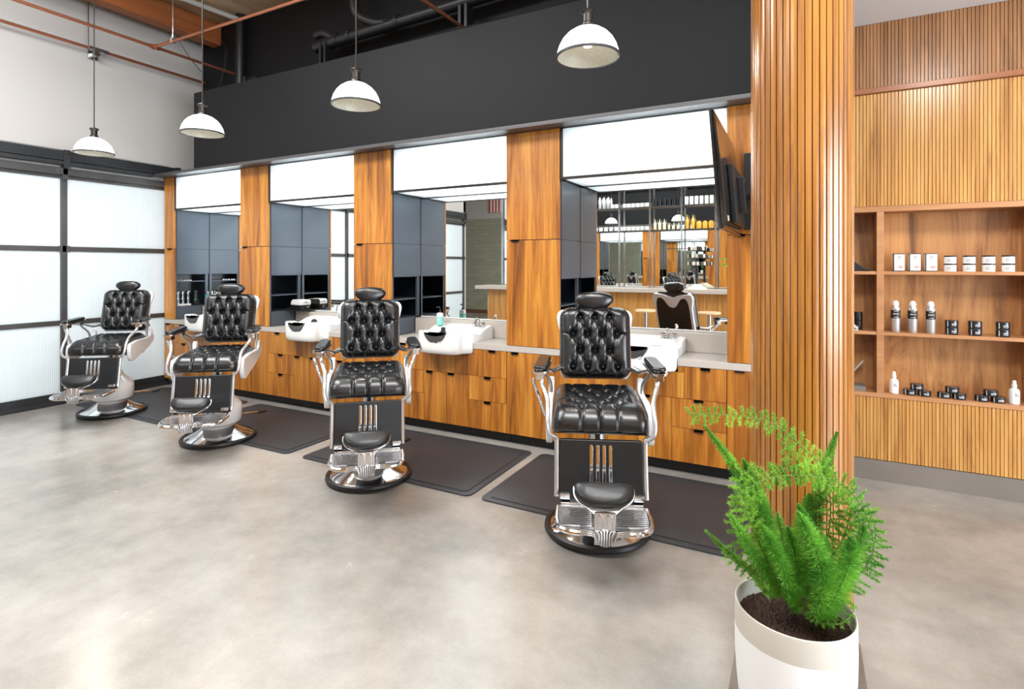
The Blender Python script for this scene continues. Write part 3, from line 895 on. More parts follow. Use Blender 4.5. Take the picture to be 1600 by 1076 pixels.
def make_chair(label):
    t = thing('barber_chair', label, 'barber chair', (0, 0, 0), group='black tufted barber chairs in a row before the stations')
    # base
    d = MB().lathe([(.285, .020), (.268, .034), (.20, .062), (.15, .095), (.128, .115)], 64).build('base_disc', M['chrome'], t)
    MB().lathe([(.284, .002), (.306, .002), (.311, .010), (.308, .026), (.297, .034), (.284, .030)], 64, closed=True).build('rubber_ring', M['rubber'], d)
    pd = MB().lathe([(.128, .105), (.132, .125), (.150, .140), (.178, .150), (.186, .165), (.190, .26), (.184, .300), (.150, .345), (.105, .385), (.085, .43), (0, .43)], 56, sy=1.06).build('pedestal', M['enamel'], t)
    MB().lathe([(0, .425), (.05, .425), (.05, .60), (0, .60)], 24).build('lift_column', M['chrome_soft'], t)
    MB().box(-.20, .20, -.05, .16, .600, .640).box(-.245, -.20, -.05, .14, .60, .644).box(.20, .245, -.05, .14, .60, .644).build('seat_frame', M['chrome_soft'], t, bevel=.006)
    # foot pump pedal at the rear right
    p = MB().tube([(.13, .12, .17), (.20, .22, .155), (.25, .30, .14)], .010, 8).build('pump_pedal', M['chrome'], t)
    MB().obox(Matrix.Translation((.27, .33, .135)) @ Matrix.Rotation(R(-40), 4, 'Z'), .05, .085, .018).build('pedal_pad', M['rubber'], p, bevel=.005)
    # seat cushion: tufted top rolling over the front
    W, D_ = .50, .50
    f = tufted(W, .60, .098, .088, 4, .10, T=.10, rad=.05, edge=.14)
    # v: 0 back ... h front;  map arc length: top then rolled front
    f = tufted(W, .62, .098, -.10, 4, .47, T=.055, rad=.05, edge=.12)
    def seat_tufts():
        dx, rows, dy, first = .098, 4, .098, .150
        def g(u, v):
            x = (2 * u - 1) * W / 2
            s_ = v * .60                     # 0 = front bottom edge, rises up the front (0.13), then back
            # button lattice measured from the front edge of the top
            Yr = (s_ - first) / dy
            Xb = x / dx
            a, b_ = Xb + Yr / 2, Xb - Yr / 2
            fa, fb = abs(math.sin(PI * a)), abs(math.sin(PI * b_))
            wy = max(0, min(1, Yr / .25)) * max(0, min(1, (rows - 1 - Yr) / .25))
            wx = max(0, min(1, (1.85 - abs(Xb)) / .35))
            dip = (1 - min(1, fa ** .55 * fb ** .55 * 1.15)) * wy * wx * .8
            p_ = 0
            if Yr < 0:
                for xb in (-1, 0, 1):
                    p_ = max(p_, math.exp(-((Xb - xb) / .09) ** 2) * (.85 if Yr > -1.5 else .5))
            if Yr > rows - 1:
                for xb in (-1.5, -.5, .5, 1.5):
                    p_ = max(p_, math.exp(-((Xb - xb) / .09) ** 2) * .5)
            if abs(Xb) > 1.5:
                p_ = max(p_, math.exp(-((Yr - 1) / .07) ** 2) * .45)
            dip = max(dip, p_)
            gg = 0
            for rr_ in range(rows):
                for xb in ((-1, 0, 1) if rr_ % 2 == 0 else (-1.5, -.5, .5, 1.5)):
                    gg = max(gg, math.exp(-((x - xb * dx) ** 2 + (s_ - first - rr_ * dy) ** 2) / .017 ** 2))
            ex = min(1, (W / 2 - abs(x)) / .07)
            prof = math.sqrt(max(0, 1 - (1 - ex) ** 2))
            out_ = .040 * prof - .014 * dip * prof - .026 * gg * prof
            # base curve: front vertical then top
            r_ = .082
            if s_ < .045:
                by, bz, ny, nz = -.315, .650 + s_ * .8, -1, 0
            elif s_ < .045 + r_ * PI / 2:
                th_ = (s_ - .045) / r_
                by, bz = -.315 + r_ - r_ * math.cos(th_), .686 + .86 * r_ * math.sin(th_)
                ny, nz = -math.cos(th_), math.sin(th_)
            else:
                q_ = s_ - .045 - r_ * PI / 2
                by, bz, ny, nz = -.315 + r_ + q_, .7565 + q_ * .045, 0, 1
            endf = min(1, s_ / .03) ** .5 * min(1, max(0, (.60 - s_)) / .04) ** .5
            xs_ = x * (1 - .03 * (1 - endf))
            return (xs_, by + ny * out_ * endf, bz + nz * (out_ * endf) - (1 - prof) * .028 * (1 if nz > .5 else 0))
        return g
    g = seat_tufts()
    mb_ = MB().grid(g, 100, 110)
    n0 = len(mb_.v)
    # underside and sides: copy of boundary dropped to a flat base
    mb_.v += [(-W / 2, -.31, .645), (W / 2, -.31, .645), (W / 2, .195, .655), (-W / 2, .195, .655)]
    nu, nv = 100, 110
    w_ = nu + 1
    left = [v * w_ for v in range(nv + 1)]; right = [v * w_ + nu for v in range(nv + 1)]
    fr = list(range(w_)); bk = [nv * w_ + u for u in range(w_)]
    mb_.f.append(tuple([n0, n0 + 3] + left[::-1]))
    mb_.f.append(tuple([n0 + 2, n0 + 1] + right))
    mb_.f.append(tuple([n0 + 1, n0] + fr))
    mb_.f.append(tuple([n0 + 3, n0 + 2] + bk[::-1]))
    mb_.f.append((n0, n0 + 1, n0 + 2, n0 + 3))
    seat = mb_.build('seat', M['leather'], t, ang=60)
    bt = MB()
    for rr_ in range(4):
        for xb in ((-1, 0, 1) if rr_ % 2 == 0 else (-1.5, -.5, .5, 1.5)):
            s_ = .150 + rr_ * .098
            p0 = Vector(g(.5 + xb * .098 / W, s_ / .60))
            MB().lathe([(0, .006), (.006, .004), (.008, -.002)], 10, (p0.x, p0.y, p0.z)).build('button', M['leather_flat'], seat)
    # backrest: built in its own plane then tilted
    tilt = R(14)
    BM = Matrix.Translation((0, .215, .835)) @ Matrix.Rotation(-tilt, 4, 'X')
    f = tufted(.45, .455, .0925, .1045, 4, .072, T=.085, rad=.075, edge=.13)
    def bk_fn(u, v):
        x, y, d_ = f(u, v)
        return BM @ Vector((x, -d_ + .015, .455 - y))
    mb_ = MB().grid(bk_fn, 96, 96)
    n = 96; w_ = n + 1
    per = [u for u in range(w_)] + [v * w_ + n for v in range(1, w_)] + [n * w_ + u for u in range(n - 1, -1, -1)] + [v * w_ for v in range(n - 1, 0, -1)]
    o_ = len(mb_.v)
    for i_ in per:
        p_ = BM.inverted() @ Vector(mb_.v[i_])
        mb_.v.append(tuple(BM @ Vector((p_.x, .040, p_.z))))
    k_ = len(per)
    mb_.f += [(per[i_], per[(i_ + 1) % k_], o_ + (i_ + 1) % k_, o_ + i_) for i_ in range(k_)]
    mb_.f.append(tuple(o_ + i_ for i_ in range(k_)))
    back = mb_.build('backrest', M['leather'], t, ang=60)
    bt = MB()
    for rr_ in range(4):
        for xb in ((-1, 0, 1) if rr_ % 2 == 0 else (-1.5, -.5, .5, 1.5)):
            uu = .5 + xb * .0925 / .45; vv = (.072 + rr_ * .1045) / .455
            p0 = Vector(bk_fn(uu, vv))
            nrm = (BM.to_3x3() @ Vector((0, -1, 0)))
            q = MB().lathe([(0, .007), (.006, .005), (.008, -.003)], 10)
            rm = Vector((0, 0, 1)).rotation_difference(nrm).to_matrix()
            MB().add([p0 + rm @ Vector(v_) for v_ in q.v], q.f).build('button', M['leather_flat'], back)
    # enamel back shell with rounded ears, black inset panel behind
    def T2(mb_):
        mb_.v = [tuple(BM @ Vector(v_)) for v_ in mb_.v]
        return mb_
    ears = [(-.2, -.0), (.2, 0), (.224, .04), (.224, .30), (.236, .34)] + [(.20 + .045 * math.cos(R(a)), .395 + .05 * math.sin(R(a))) for a in range(-10, 100, 15)] + [(.10, .43), (0, .40), (-.10, .43)] + [(-.20 - .045 * math.cos(R(a)), .395 + .05 * math.sin(R(a))) for a in range(90, -20, -15)] + [(-.236, .34), (-.224, .30), (-.224, .04)]
    sh = T2(MB().prism(ears, .041, .078, 'y')).build('back_shell', M['enamel'], t, bevel=.008)
    inset = [(-.185, .02), (.185, .02), (.195, .06), (.195, .30), (.175, .385), (.14, .40), (.10, .38), (.05, .315), (0, .295), (-.05, .315), (-.10, .38), (-.14, .40), (-.175, .385), (-.195, .30), (-.195, .06)]
    ins = smooth_path([(a_, b_, 0) for a_, b_ in inset] + [(inset[0][0], inset[0][1], 0)], 3)[:-1]
    inset = [(p_.x, p_.y) for p_ in ins]
    T2(MB().prism(inset, .0785, .084, 'y')).build('back_panel', M['leather_flat'], sh, bevel=.001)
    # headrest
    HM = Matrix.Translation((0, .335, 1.318)) @ Matrix.Rotation(R(-8), 4, 'X')
    def hr(u, v):
        a = 2 * PI * u; b_ = PI * (v - .5)
        def sp(x_, e_): return math.copysign(abs(x_) ** e_, x_)
        x = .122 * sp(math.cos(b_), .6) * sp(math.cos(a), .8)
        y = .048 * sp(math.cos(b_), .7) * sp(math.sin(a), .8)
        z = .060 * sp(math.sin(b_), .8)
        if z > 0:
            z *= .86
        if z < 0:
            x *= 1 - .48 * (-z / .06) ** 1.5
        z += .008 * (1 - (x / .12) ** 2) * (1 if z < 0 else .4) * (-1 if z < 0 else 1)
        return HM @ Vector((x, y, z))
    hd = MB().grid(hr, 48, 28, closeu=True).build('headrest', M['leather'], t, ang=70)
    MB().tube([(0, .335, 1.20), (0, .352, 1.29)], .012, 10).tube([(-.05, .37, 1.31), (.05, .37, 1.31)], .010, 8).build('headrest_post', M['chrome'], hd)
    # side shells, armrests, posts
    for s in (-1, 1):
        prof = smooth_path([(-.26, .745, 0), (-.10, .765, 0), (.10, .765, 0), (.175, .785, 0), (.195, .835, 0), (.225, .84, 0), (.235, .795, 0), (.26, .77, 0), (.255, .72, 0), (.12, .655, 0), (-.08, .60, 0), (-.22, .565, 0), (-.265, .60, 0), (-.28, .68, 0), (-.26, .745, 0)], 4)[:-1]
        MB().prism([(p_.x, p_.y) for p_ in prof], s * .256, s * .292, 'x').build('side_shell', M['enamel'], t, bevel=.012, segs=3)
        ar = MB()
        pad = rrect(-.038, .038, -.14, .14, .034, 6)
        ar.prism(pad, 0, .030, 'z')
        AM = Matrix.Translation((s * .318, -.085, .968)) @ Matrix.Rotation(R(4), 4, 'X') @ Matrix.Rotation(s * R(4), 4, 'Z')
        ar.v = [tuple(AM @ Vector(v_)) for v_ in ar.v]
        a_o = ar.build('armrest', M['leather'], t, bevel=.012, segs=3)
        tr = MB().prism(rrect(-.044, .044, -.158, .146, .030, 6), -.012, .001, 'z')
        tr.box(-.022, .022, -.13, -.07, -.05, -.01).box(-.018, .018, .06, .12, -.05, -.01)
        tr.v = [tuple(AM @ Vector(v_)) for v_ in tr.v]
        tr.build('arm_tray', M['chrome'], a_o, bevel=.002)
        P_ = [(s * .318, -.19, .935), (s * .316, -.20, .89), (s * .300, -.235, .855), (s * .282, -.285, .815), (s * .279, -.335, .76), (s * .279, -.362, .70), (s * .268, -.366, .655), (s * .240, -.350, .632), (s * .231, -.345, .60), (s * .231, -.392, .34)]
        MB().tube(smooth_path(P_, 6), .0125, 10).build('front_post', M['alu'], t)
        P_ = [(s * .314, .02, .935), (s * .310, .045, .90), (s * .296, .075, .87), (s * .282, .10, .84), (s * .276, .12, .80), (s * .276, .12, .76)]
        MB().tube(smooth_path(P_, 5), .0105, 10).build('rear_post', M['alu'], t)
        ln = MB().tube([(s * .306, .045, .925), (s * .27, .15, .89), (s * .222, .235, .90)], [.014, .028, .034], 12, flat=.45).build('back_link', M['chrome_soft'], t)
    # lever on the left
    MB().tube([(-.305, -.10, .68), (-.335, -.12, .78), (-.372, -.14, .90)], [.007, .010, .010], 10).build('recline_lever', M['chrome'], t)
    # leg rest
    LM = Matrix.Translation((0, -.330, .624)) @ Matrix.Rotation(R(-10), 4, 'X')
    lr = MB().prism(rrect(-.218, .218, -.31, 0, .012, 4), -.022, .02, 'y')
    lr.v = [tuple(LM @ Vector(v_)) for v_ in lr.v]
    lg = lr.build('leg_rest', M['leather_flat'], t, bevel=.007, segs=3)
    for k_ in range(4):
        q = MB().prism(rrect(-.009, .009, -.235, -.025, .0088, 5), -.030, -.019, 'y')
        q.v = [tuple(LM @ (Vector(v_) + Vector(((k_ - 1.5) * .033, 0, 0)))) for v_ in q.v]
        q.build('chrome_bar', M['chrome'], lg, bevel=.003)
    # footrest
    fp = MB()
    def plate(x0, x1):
        for k_ in range(11):
            y_ = -.46 - k_ * .018
            zz = .322 - .0012 * k_
            q = MB().box(x0, x1, y_ - .0075, y_ + .0075, zz - .014, zz + .004)
            fp.add(q.v, q.f)
    plate(-.215, -.055); plate(.055, .215)
    fp.box(-.215, -.055, -.65, -.455, .296, .310).box(.055, .215, -.65, -.455, .296, .310)
    ft = fp.build('footrest', M['chrome_soft'], t, bevel=.002)
    for s in (-1, 1):
        pts = smooth_path([(s * .222, -.46, .312), (s * .224, -.60, .308), (s * .20, -.668, .303), (s * .13, -.690, .298), (s * .06, -.672, .296)], 5)
        MB().tube(pts, .014, 10).build('footrest_rim', M['chrome'], ft)
        MB().box(s * .16, s * .215, -.44, -.405, .345, .372).build('footrest_bracket', M['chrome'], ft, bevel=.005)
    MB().box(-.21, .21, -.455, -.40, .31, .335).box(-.055, .055, -.70, -.42, .30, .318).build('footrest_spine', M['chrome'], ft, bevel=.005)
    # paddle
    PMx = Matrix.Translation((0, -.628, .455)) @ Matrix.Rotation(R(44), 4, 'X')
    half = [(0, .052), (.10, .052), (.135, .044), (.142, .025), (.138, -.005), (.115, -.035), (.07, -.058), (0, -.066)]
    pl = [Vector((x, y, 0)) for x, y in half]
    pl = smooth_path(pl, 4)
    pl = pl + [Vector((-p_.x, p_.y, 0)) for p_ in pl[-2:0:-1]]
    def padr(sc, z): return [(p_.x * sc, p_.y * sc, z) for p_ in pl]
    q = MB()
    lay = [padr(.96, -.016), padr(1, -.008), padr(1, .008), padr(.97, .020), padr(.88, .028), padr(.6, .034), padr(.25, .036)]
    n = len(pl)
    vs_, fs = [], []
    for l_ in lay: vs_ += l_
    for r_ in range(len(lay) - 1):
        for i_ in range(n):
            fs.append((r_ * n + i_, r_ * n + (i_ + 1) % n, (r_ + 1) * n + (i_ + 1) % n, (r_ + 1) * n + i_))
    fs.append(tuple(range(n))[::-1]); fs.append(tuple((len(lay) - 1) * n + i_ for i_ in range(n)))
    q.add([PMx @ Vector(v_) for v_ in vs_], fs)
    pdl = q.build('calf_paddle', M['leather_soft'], t, ang=60)
    q = MB().prism([(p_.x * 1.035, p_.y * 1.05) for p_ in pl], -.026, -.013, 'z')
    q.prism([(-.10, -.045), (.10, -.045), (.05, -.088), (-.05, -.088)], -.024, -.014, 'z')
    q.v = [tuple(PMx @ Vector(v_)) for v_ in q.v]
    q.build('paddle_rim', M['chrome'], pdl, bevel=.003)
    yk = -.705
    MB().box(-.050, .050, yk - .008, yk + .012, .318, .405).build('hinge_plate', M['chrome'], ft, bevel=.005)
    for s in (-1, 1):
        MB().prism([(a_ + s * .021, b_ ) for a_, b_ in rrect(-.013, .013, .335, .398, .0125, 5)], yk - .018, yk - .006, 'y').build('hinge_pill', M['chrome'], ft, bevel=.004)
    q = MB()
    for k_, (x, zb, zt_) in enumerate([(-.030, .262, .318), (-.018, .256, .322), (-.006, .253, .324), (.006, .253, .324), (.018, .256, .322), (.030, .262, .318)]):
        q.tube([(x, yk - .012, zb), (x, yk - .014, zt_ - .01), (x * 1.25, yk - .010, zt_)], .0055, 8)
    for s in (-1, 1):
        for k_ in range(3):
            q.tube(smooth_path([(s * (.040 + .004 * k_), yk - .012, .272 + .012 * k_), (s * (.045 + .003 * k_), yk - .012, .290 + .009 * k_), (s * .06, yk - .01, .300 + .009 * k_), (s * .082, yk - .006, .300 + .009 * k_)], 3), .005, 8)
        q.box(s * .05, s * .115, yk + .0, yk + .03, .292, .322)
    q.box(-.05, .05, yk - .008, yk + .006, .256, .32)
    q.build('cast_emblem', M['chrome_soft'], ft, bevel=0)
    return t


labels = ['barber chair nearest the fluted glass door, farthest back in the room', 'second barber chair from the glass door, blocking the first bowl',
          'third barber chair from the glass door, facing straight ahead', 'nearest and largest looking barber chair, right of the row beside the plant']
spots = [(-6.455, 3.145, 39), (-4.633, 3.116, 37.5), (-2.823, 3.079, 41), (-1.067, 3.09, 22)]
ch0 = make_chair(labels[0])
ch0.location = (spots[0][0], spots[0][1], .0); ch0.rotation_euler = (0, 0, R(spots[0][2]))
for (x, y, a), lb_ in list(zip(spots, labels))[1:]:
    copy_tree(ch0, (x, y, 0), R(a), lb_)

# ------------------------------------------------------------------ floor mats
for i, (a, b_) in enumerate([(-7.2, -5.57), (-5.40, -3.76), (-3.60, -1.98), (-1.90, -.28)]):
    mt = MB().prism(rrect(a, b_, 3.12, 4.12, .05, 5), .0, .010, 'z').prism(rrect(a + .05, b_ - .05, 3.17, 4.07, .03, 5), .010, .015, 'z').build('floor_mat', M['mat'], bevel=.002)
    tag(mt, ['black floor mat under the chair nearest the glass door', 'black floor mat beside the second barber chair', 'black floor mat beside the third barber chair', 'black floor mat behind the nearest barber chair and the plant'][i], 'mat', 'black anti-fatigue mats along the stations')

# chairs stand partly on the mats: raise them by the mat
for o in list(col.objects):
    if o.name.startswith('barber_chair') and o.parent is None:
        o.location.z = .0155

# ------------------------------------------------------------------ pendants
def make_pendant(label):
    t = thing('pendant_lamp', label, 'lamp', (0, 0, 2.70), group='white dome pendant lamps over the barber chairs')
    MB().tube([(0, 0, .26), (0, 0, 2.13)], .006, 8).build('rod', M['dark_metal'], t)
    MB().lathe([(0, 2.128), (.06, 2.128), (.06, 2.11), (.02, 2.10), (0, 2.10)], 20).build('ceiling_rose', M['dark_metal'], t)
    MB().lathe([(0, .268), (.010, .268), (.014, .258), (.038, .255), (.041, .248), (.036, .240), (.028, .232), (.028, .19), (.035, .182), (.035, .170), (.042, .160), (0, .158)], 28).build('socket_cap', M['dark_metal'], t)
    so = [(.170, .0), (.166, .030), (.156, .062), (.138, .095), (.112, .124), (.080, .146), (.045, .160), (.03, .163)]
    sh = MB().lathe(so + [(.03, .158), (.045, .155), (.078, .141), (.109, .119), (.134, .091), (.151, .060), (.161, .029), (.165, .0)], 56, closed=True).build('lamp_shade', [M['shade'], M['shade_in']], t)
    me = sh.data
    for p_ in me.polygons:
        if p_.normal.dot(Vector((p_.center.x, p_.center.y, .02))) < 0:
            p_.material_index = 1
    MB().lathe([(.1645, -.003), (.1725, -.003), (.173, .009), (.1695, .010)], 56, closed=True).build('rim_band', M['rim_dark'], sh)
    MB().lathe([(0, .05), (.022, .058), (.03, .08), (.024, .105), (.014, .125), (.014, .155)], 20).build('bulb', M['bulb'], t)
    return t


pn = ['pendant lamp nearest the white wall, lowest looking of the four', 'second pendant lamp from the white wall, in front of the dark corner', 'third pendant lamp, hanging in front of the black header middle', 'nearest pendant lamp at top right of the black header, wide glass interior']
pp = [(-6.36, 2.93), (-4.58, 2.93), (-2.80, 2.92), (-1.035, 2.84)]
p0 = make_pendant(pn[0]); p0.location = (pp[0][0], pp[0][1], 2.70)
for (x, y), lb_ in list(zip(pp, pn))[1:]:
    copy_tree(p0, (x, y, 2.70), label=lb_)
for x, y in pp:
    ld = bpy.data.lights.new('pendant_light', 'SPOT'); ld.energy = 20; ld.shadow_soft_size = .04; ld.color = (1, .93, .82)
    ld.spot_size = R(165); ld.spot_blend = .5
    lo = bpy.data.objects.new('pendant_light', ld); lo.location = (x, y, 2.695); col.objects.link(lo)

# ------------------------------------------------------------------ round oak column
cxy = (-.004, 2.396)
n = 46
rad_ = .1755
poly = []
for i in range(n):
    a0 = 2 * PI * i / n
    da = 2 * PI / n
    for fr_, rr_ in ((0, rad_ - .010), (.15, rad_ - .010), (.16, rad_ - .001), (.20, rad_), (.60, rad_ + .0008), (.96, rad_), (1.0 - .001, rad_ - .001)):
        poly.append((cxy[0] + rr_ * math.cos(a0 + fr_ * da), cxy[1] + rr_ * math.sin(a0 + fr_ * da)))
struct('trim_4', MB().prism(poly, .0205, ZC, 'z'), M['column_oak'], 'tall round column clad in vertical oak slats', smooth=False)

# ------------------------------------------------------------------ television on its bracket
tv = thing('television', 'black television seen edge-on, mounted on the last walnut tower', 'television', (-.385, 3.66, 1.76))
TM = Matrix.Rotation(R(-4.5), 4, 'Y')
q = MB().box(-.016, .0, -.50, .50, 0, .665)
q.v = [tuple(TM @ Vector(v_)) for v_ in q.v]; q.build('screen', M['glossblack'], tv, bevel=.003)
q = MB().prism([(.0, .004), (.012, .006), (.026, .05), (.026, .36), (.014, .60), (.010, .66), (.0, .662)], -.492, .492, 'y')
q.v = [tuple(TM @ Vector(v_)) for v_ in q.v]; q.build('back_housing', M['glossblack'], tv, bevel=.006)
q = MB().box(.027, .058, -.22, .30, .05, .40).box(.058, .10, -.05, .05, .12, .34)
q.v = [tuple(TM @ Vector(v_)) for v_ in q.v]; q.build('mount_plate', M['mattblack'], tv, bevel=.006)
q = MB().box(.105, .175, .0, .06, .14, .32).tube([(.10, .0, .22), (.19, .22, .22), (.15, .45, .22)], .022, 10).box(.03, .27, .450, .470, .05, .58)
q.build('wall_arm', M['mattblack'], tv, bevel=.003)
q = MB().box(.0265, .0285, -.40, -.36, .05, .08)
q.v = [tuple(TM @ Vector(v_)) for v_ in q.v]; q.build('maker_badge', M['cream'], tv)

# ------------------------------------------------------------------ wall shelf unit on the slatted wall
ws = thing('wall_shelf', 'built-in walnut retail shelf with three levels in the slatted wall', 'shelf', (0, 0, 0))
X0, X1 = XR0, 2.9
MB().box(X0, X1, 4.745, 4.98, 1.95, 1.99).box(X0, X1, 4.745, 4.98, .607, .638).box(X0, X0 + .03, 4.745, 4.98, .638, 1.95).build('frame', M['shelf_edge'], ws, bevel=.002)
MB().box(X0, X1, 4.965, 4.985, .638, 1.95).build('back_panel', M['shelf_wood'], ws)
dv = [.502, 1.357, 2.21, 2.88]
for x in dv:
    MB().box(x - .022, x + .022, 4.745, 4.965, .638, 1.95).build('divider', M['shelf_edge'], ws, bevel=.002)
seg = [X0 + .03] + dv
for a, b_ in zip(seg, seg[1:]):
    for z in (1.52, 1.082):
        MB().box(a + (.022 if a > .1 else 0), b_ - .022, 4.748, 4.965, z - .024, z).build('shelf_board', M['shelf_edge'], ws, bevel=.0015)

# ---- retail products
def nth(k_): return ORD[k_]
G = 'retail products on the walnut wall shelf'
def white_box(label, x):
    t = thing('product_box', label, 'box', (x, 4.80, 1.52), group='tall white product boxes on the top retail shelf')
    MB().box(-.033, .033, -.03, .03, .004, .124).build('carton', M['white_plastic'], t, bevel=.001)
    MB().box(-.034, .034, -.031, .031, 0, .006).box(-.034, .034, -.031, .031, .122, .127).box(-.034, -.028, -.0312, -.028, .0, .127).build('black_edging', M['ink'], t)
    sym = smooth_path([(-.006, -.0305, .104), (-.002, -.0305, .108), (.002, -.0305, .105), (.007, -.0305, .108), (.007, -.0305, .098), (.002, -.0305, .088), (-.004, -.0305, .09), (-.007, -.0305, .097), (-.006, -.0305, .104)], 3)
    MB().tube(sym, .0012, 5, caps=False).build('emblem', M['ink'], t)
    MB().box(-.02, .022, -.0304, -.0298, .079, .0805).box(-.018, .02, -.0304, -.0298, .064, .065).box(-.014, .016, -.0304, -.0298, .055, .056).build('fine_print', M['grey_ink'], t)
    MB().tube([(.008 + .011 * math.cos(a_ * PI / 8), -.0305, .03 + .008 * math.sin(a_ * PI / 8)) for a_ in range(17)], .0015, 5, caps=False).box(.0, .016, -.0308, -.03, .028, .032).build('red_seal', M['red_ink'], t)
    return t
wb_ = white_box('first tall white box with red seal from the left, top retail shelf', .617)
for k_, x in ((1, .710), (2, .804)):
    copy_tree(wb_, (x, 4.80, 1.52), label=nth(k_) + ' tall white box with red seal from the left, top retail shelf')

def white_tin(label, x, z):
    t = thing('pomade_tin', label, 'tin', (x, 4.80, z), group='white tins stacked in pairs on the top retail shelf')
    MB().lathe([(0, 0), (.034, 0), (.034, .045), (0, .045)], 32).build('can', M['white_plastic'], t, bevel=.001)
    MB().lathe([(0, .0455), (.0335, .0455), (.0345, .047), (.0345, .053), (.033, .0545), (0, .0545)], 32).build('lid', M['ink'], t)
    em = MB()
    pts = []
    for a_ in range(13):
        an = -PI / 2 - .42 + .0 ; th_ = 2 * PI * a_ / 12
        dx_, dz_ = .007 * math.cos(th_), .009 * math.sin(th_)
        an = -PI / 2 - .35 + dx_ / .034
        pts.append((.0346 * math.cos(an), .0346 * math.sin(an), .022 + dz_))
    em.tube(pts, .0012, 5, caps=False).build('emblem', M['ink'], t)
    tx = MB()
    for z_ in (.027, .021, .016):
        for a_ in range(4):
            an = -PI / 2 + .0 + a_ * .13
            tx.obox(Matrix.Translation((.0342 * math.cos(an), .0342 * math.sin(an), z_)) @ Matrix.Rotation(an + PI / 2, 4, 'Z'), .0035, .001, .003)
    tx.build('fine_print', M['grey_ink'], t)
    return t
first = None
for k_, x in enumerate((.914, 1.018, 1.122, 1.224)):
    for lv in (0, 1):
        lb_ = ('lower' if lv == 0 else 'upper') + ' white tin of the ' + nth(k_) + ' pair from the left, top retail shelf'
        if first is None:
            first = white_tin(lb_, x, 1.52)
        else:
            copy_tree(first, (x, 4.80, 1.52 + lv * .0555), label=lb_)

def spray(label, x):
    t = thing('spray_bottle', label, 'bottle', (x, 4.80, 1.082), group='silver spray bottles on the middle retail shelf')
    MB().lathe([(0, 0), (.026, 0), (.028, .004), (.028, .165), (.026, .178), (.018, .190), (0, .190)], 32).build('can', M['silver_can'], t)
    MB().lathe([(.0283, .100), (.0286, .100), (.0286, .158), (.0283, .158)], 32, closed=True).build('label_band', M['ink'], t)
    MB().lathe([(.019, .188), (.0205, .192), (.0205, .206), (.017, .219), (.009, .226), (0, .227)], 24).build('cap', M['white_plastic'], t)
    text('SPRAY', .0135, M['white_plastic'], t, (0, -.0288, .131), (90, 0, 0), 'spray_lettering')
    q = MB()
    for zz in (.150, .109):
        for a_ in range(-2, 3):
            an = -PI / 2 + a_ * .2
            q.obox(Matrix.Translation((.0286 * math.cos(an), .0286 * math.sin(an), zz)) @ Matrix.Rotation(an + PI / 2, 4, 'Z'), .004, .001, .003)
    q.build('fine_print', M['white_plastic'], t)
    return t
sp = spray('first silver spray bottle from the left, middle retail shelf', .600)
for k_, x in ((1, .701), (2, .805)):
    copy_tree(sp, (x, 4.80, 1.082), label=nth(k_) + ' silver spray bottle from the left, middle retail shelf')

def black_tin(label, loc, group, h=.050, r=.038):
    t = thing('black_tin', label, 'tin', loc, group=group)
    MB().lathe([(0, 0), (r - .003, 0), (r - .001, .003), (r - .001, h * .55), (r, h * .56), (r, h - .004), (r - .003, h), (0, h)], 36).build('can', M['tin_black'], t)
    q = MB()
    for a_ in range(-3, 4):
        an = -PI / 2 + .2 + a_ * .11
        for zz, hh in ((h * .5, .005), (h * .3, .0025)):
            q.obox(Matrix.Translation((r * math.cos(an), r * math.sin(an), zz)) @ Matrix.Rotation(an + PI / 2, 4, 'Z'), .0032, .0008, hh)
    MB().obox(Matrix.Translation((r * math.cos(-PI / 2 - .75), r * math.sin(-PI / 2 - .75), h * .5)) @ Matrix.Rotation(-.75, 4, 'Z'), .004, .0015, h * .8).build('label_stripe', M['white_plastic'], t)
    q.build('label_print', M['white_plastic'], t)
    return t
bt0 = None
for k_, x in enumerate((.922, 1.050, 1.196)):
    for lv in (0, 1):
        lb_ = ('lower' if lv == 0 else 'upper') + ' black tin of the ' + nth(k_) + ' stacked pair, middle retail shelf'
        if bt0 is None:
            bt0 = black_tin(lb_, (x, 4.80, 1.082), 'black tins stacked in pairs on the middle retail shelf')
        else:
            copy_tree(bt0, (x, 4.80, 1.082 + lv * .0505), rz=.0, label=lb_)
gr = 'black tins piled in threes on the bottom retail shelf'
bs0 = None
for k_, (xl, xr, xt) in enumerate(((.683, .768, .725), (.880, .963, .925), (1.084, 1.171, 1.132))):
    for nm, x, z in (('left', xl, .638), ('right', xr, .638), ('top', xt, .6795)):
        lb_ = nm + ' black tin of the ' + nth(k_) + ' pile from the left, bottom retail shelf'
        if bs0 is None:
            bs0 = black_tin(lb_, (x, 4.80, z), gr, h=.041, r=.040)
        else:
            copy_tree(bs0, (x, 4.80, z), label=lb_)

def pump(label, x):
    t = thing('lotion_bottle', label, 'bottle', (x, 4.80, .638), group='white lotion bottles on the bottom retail shelf')
    MB().lathe([(0, 0), (.026, 0), (.029, .004), (.029, .083), (.026, .095), (.013, .106), (.012, .112), (0, .112)], 32).build('bottle_body', M['white_plastic'], t)
    MB().lathe([(0, .112), (.0145, .112), (.0145, .130), (.011, .134), (.011, .150), (.008, .156), (0, .157)], 24).build('cap', M['white_plastic'], t)
    MB().box(-.003, .003, -.0298, -.028, .066, .072).box(.004, .009, -.0294, -.028, .066, .072).box(-.003, .004, -.0298, -.028, .055, .061).box(.006, .015, -.0292, -.026, .055, .061).build('label_print', M['ink'], t)
    return t
lo0 = pump('white lotion bottle at the left end of the bottom retail shelf', .590)
copy_tree(lo0, (1.2545, 4.80, .638), label='white lotion bottle at the right end of the bottom retail shelf')

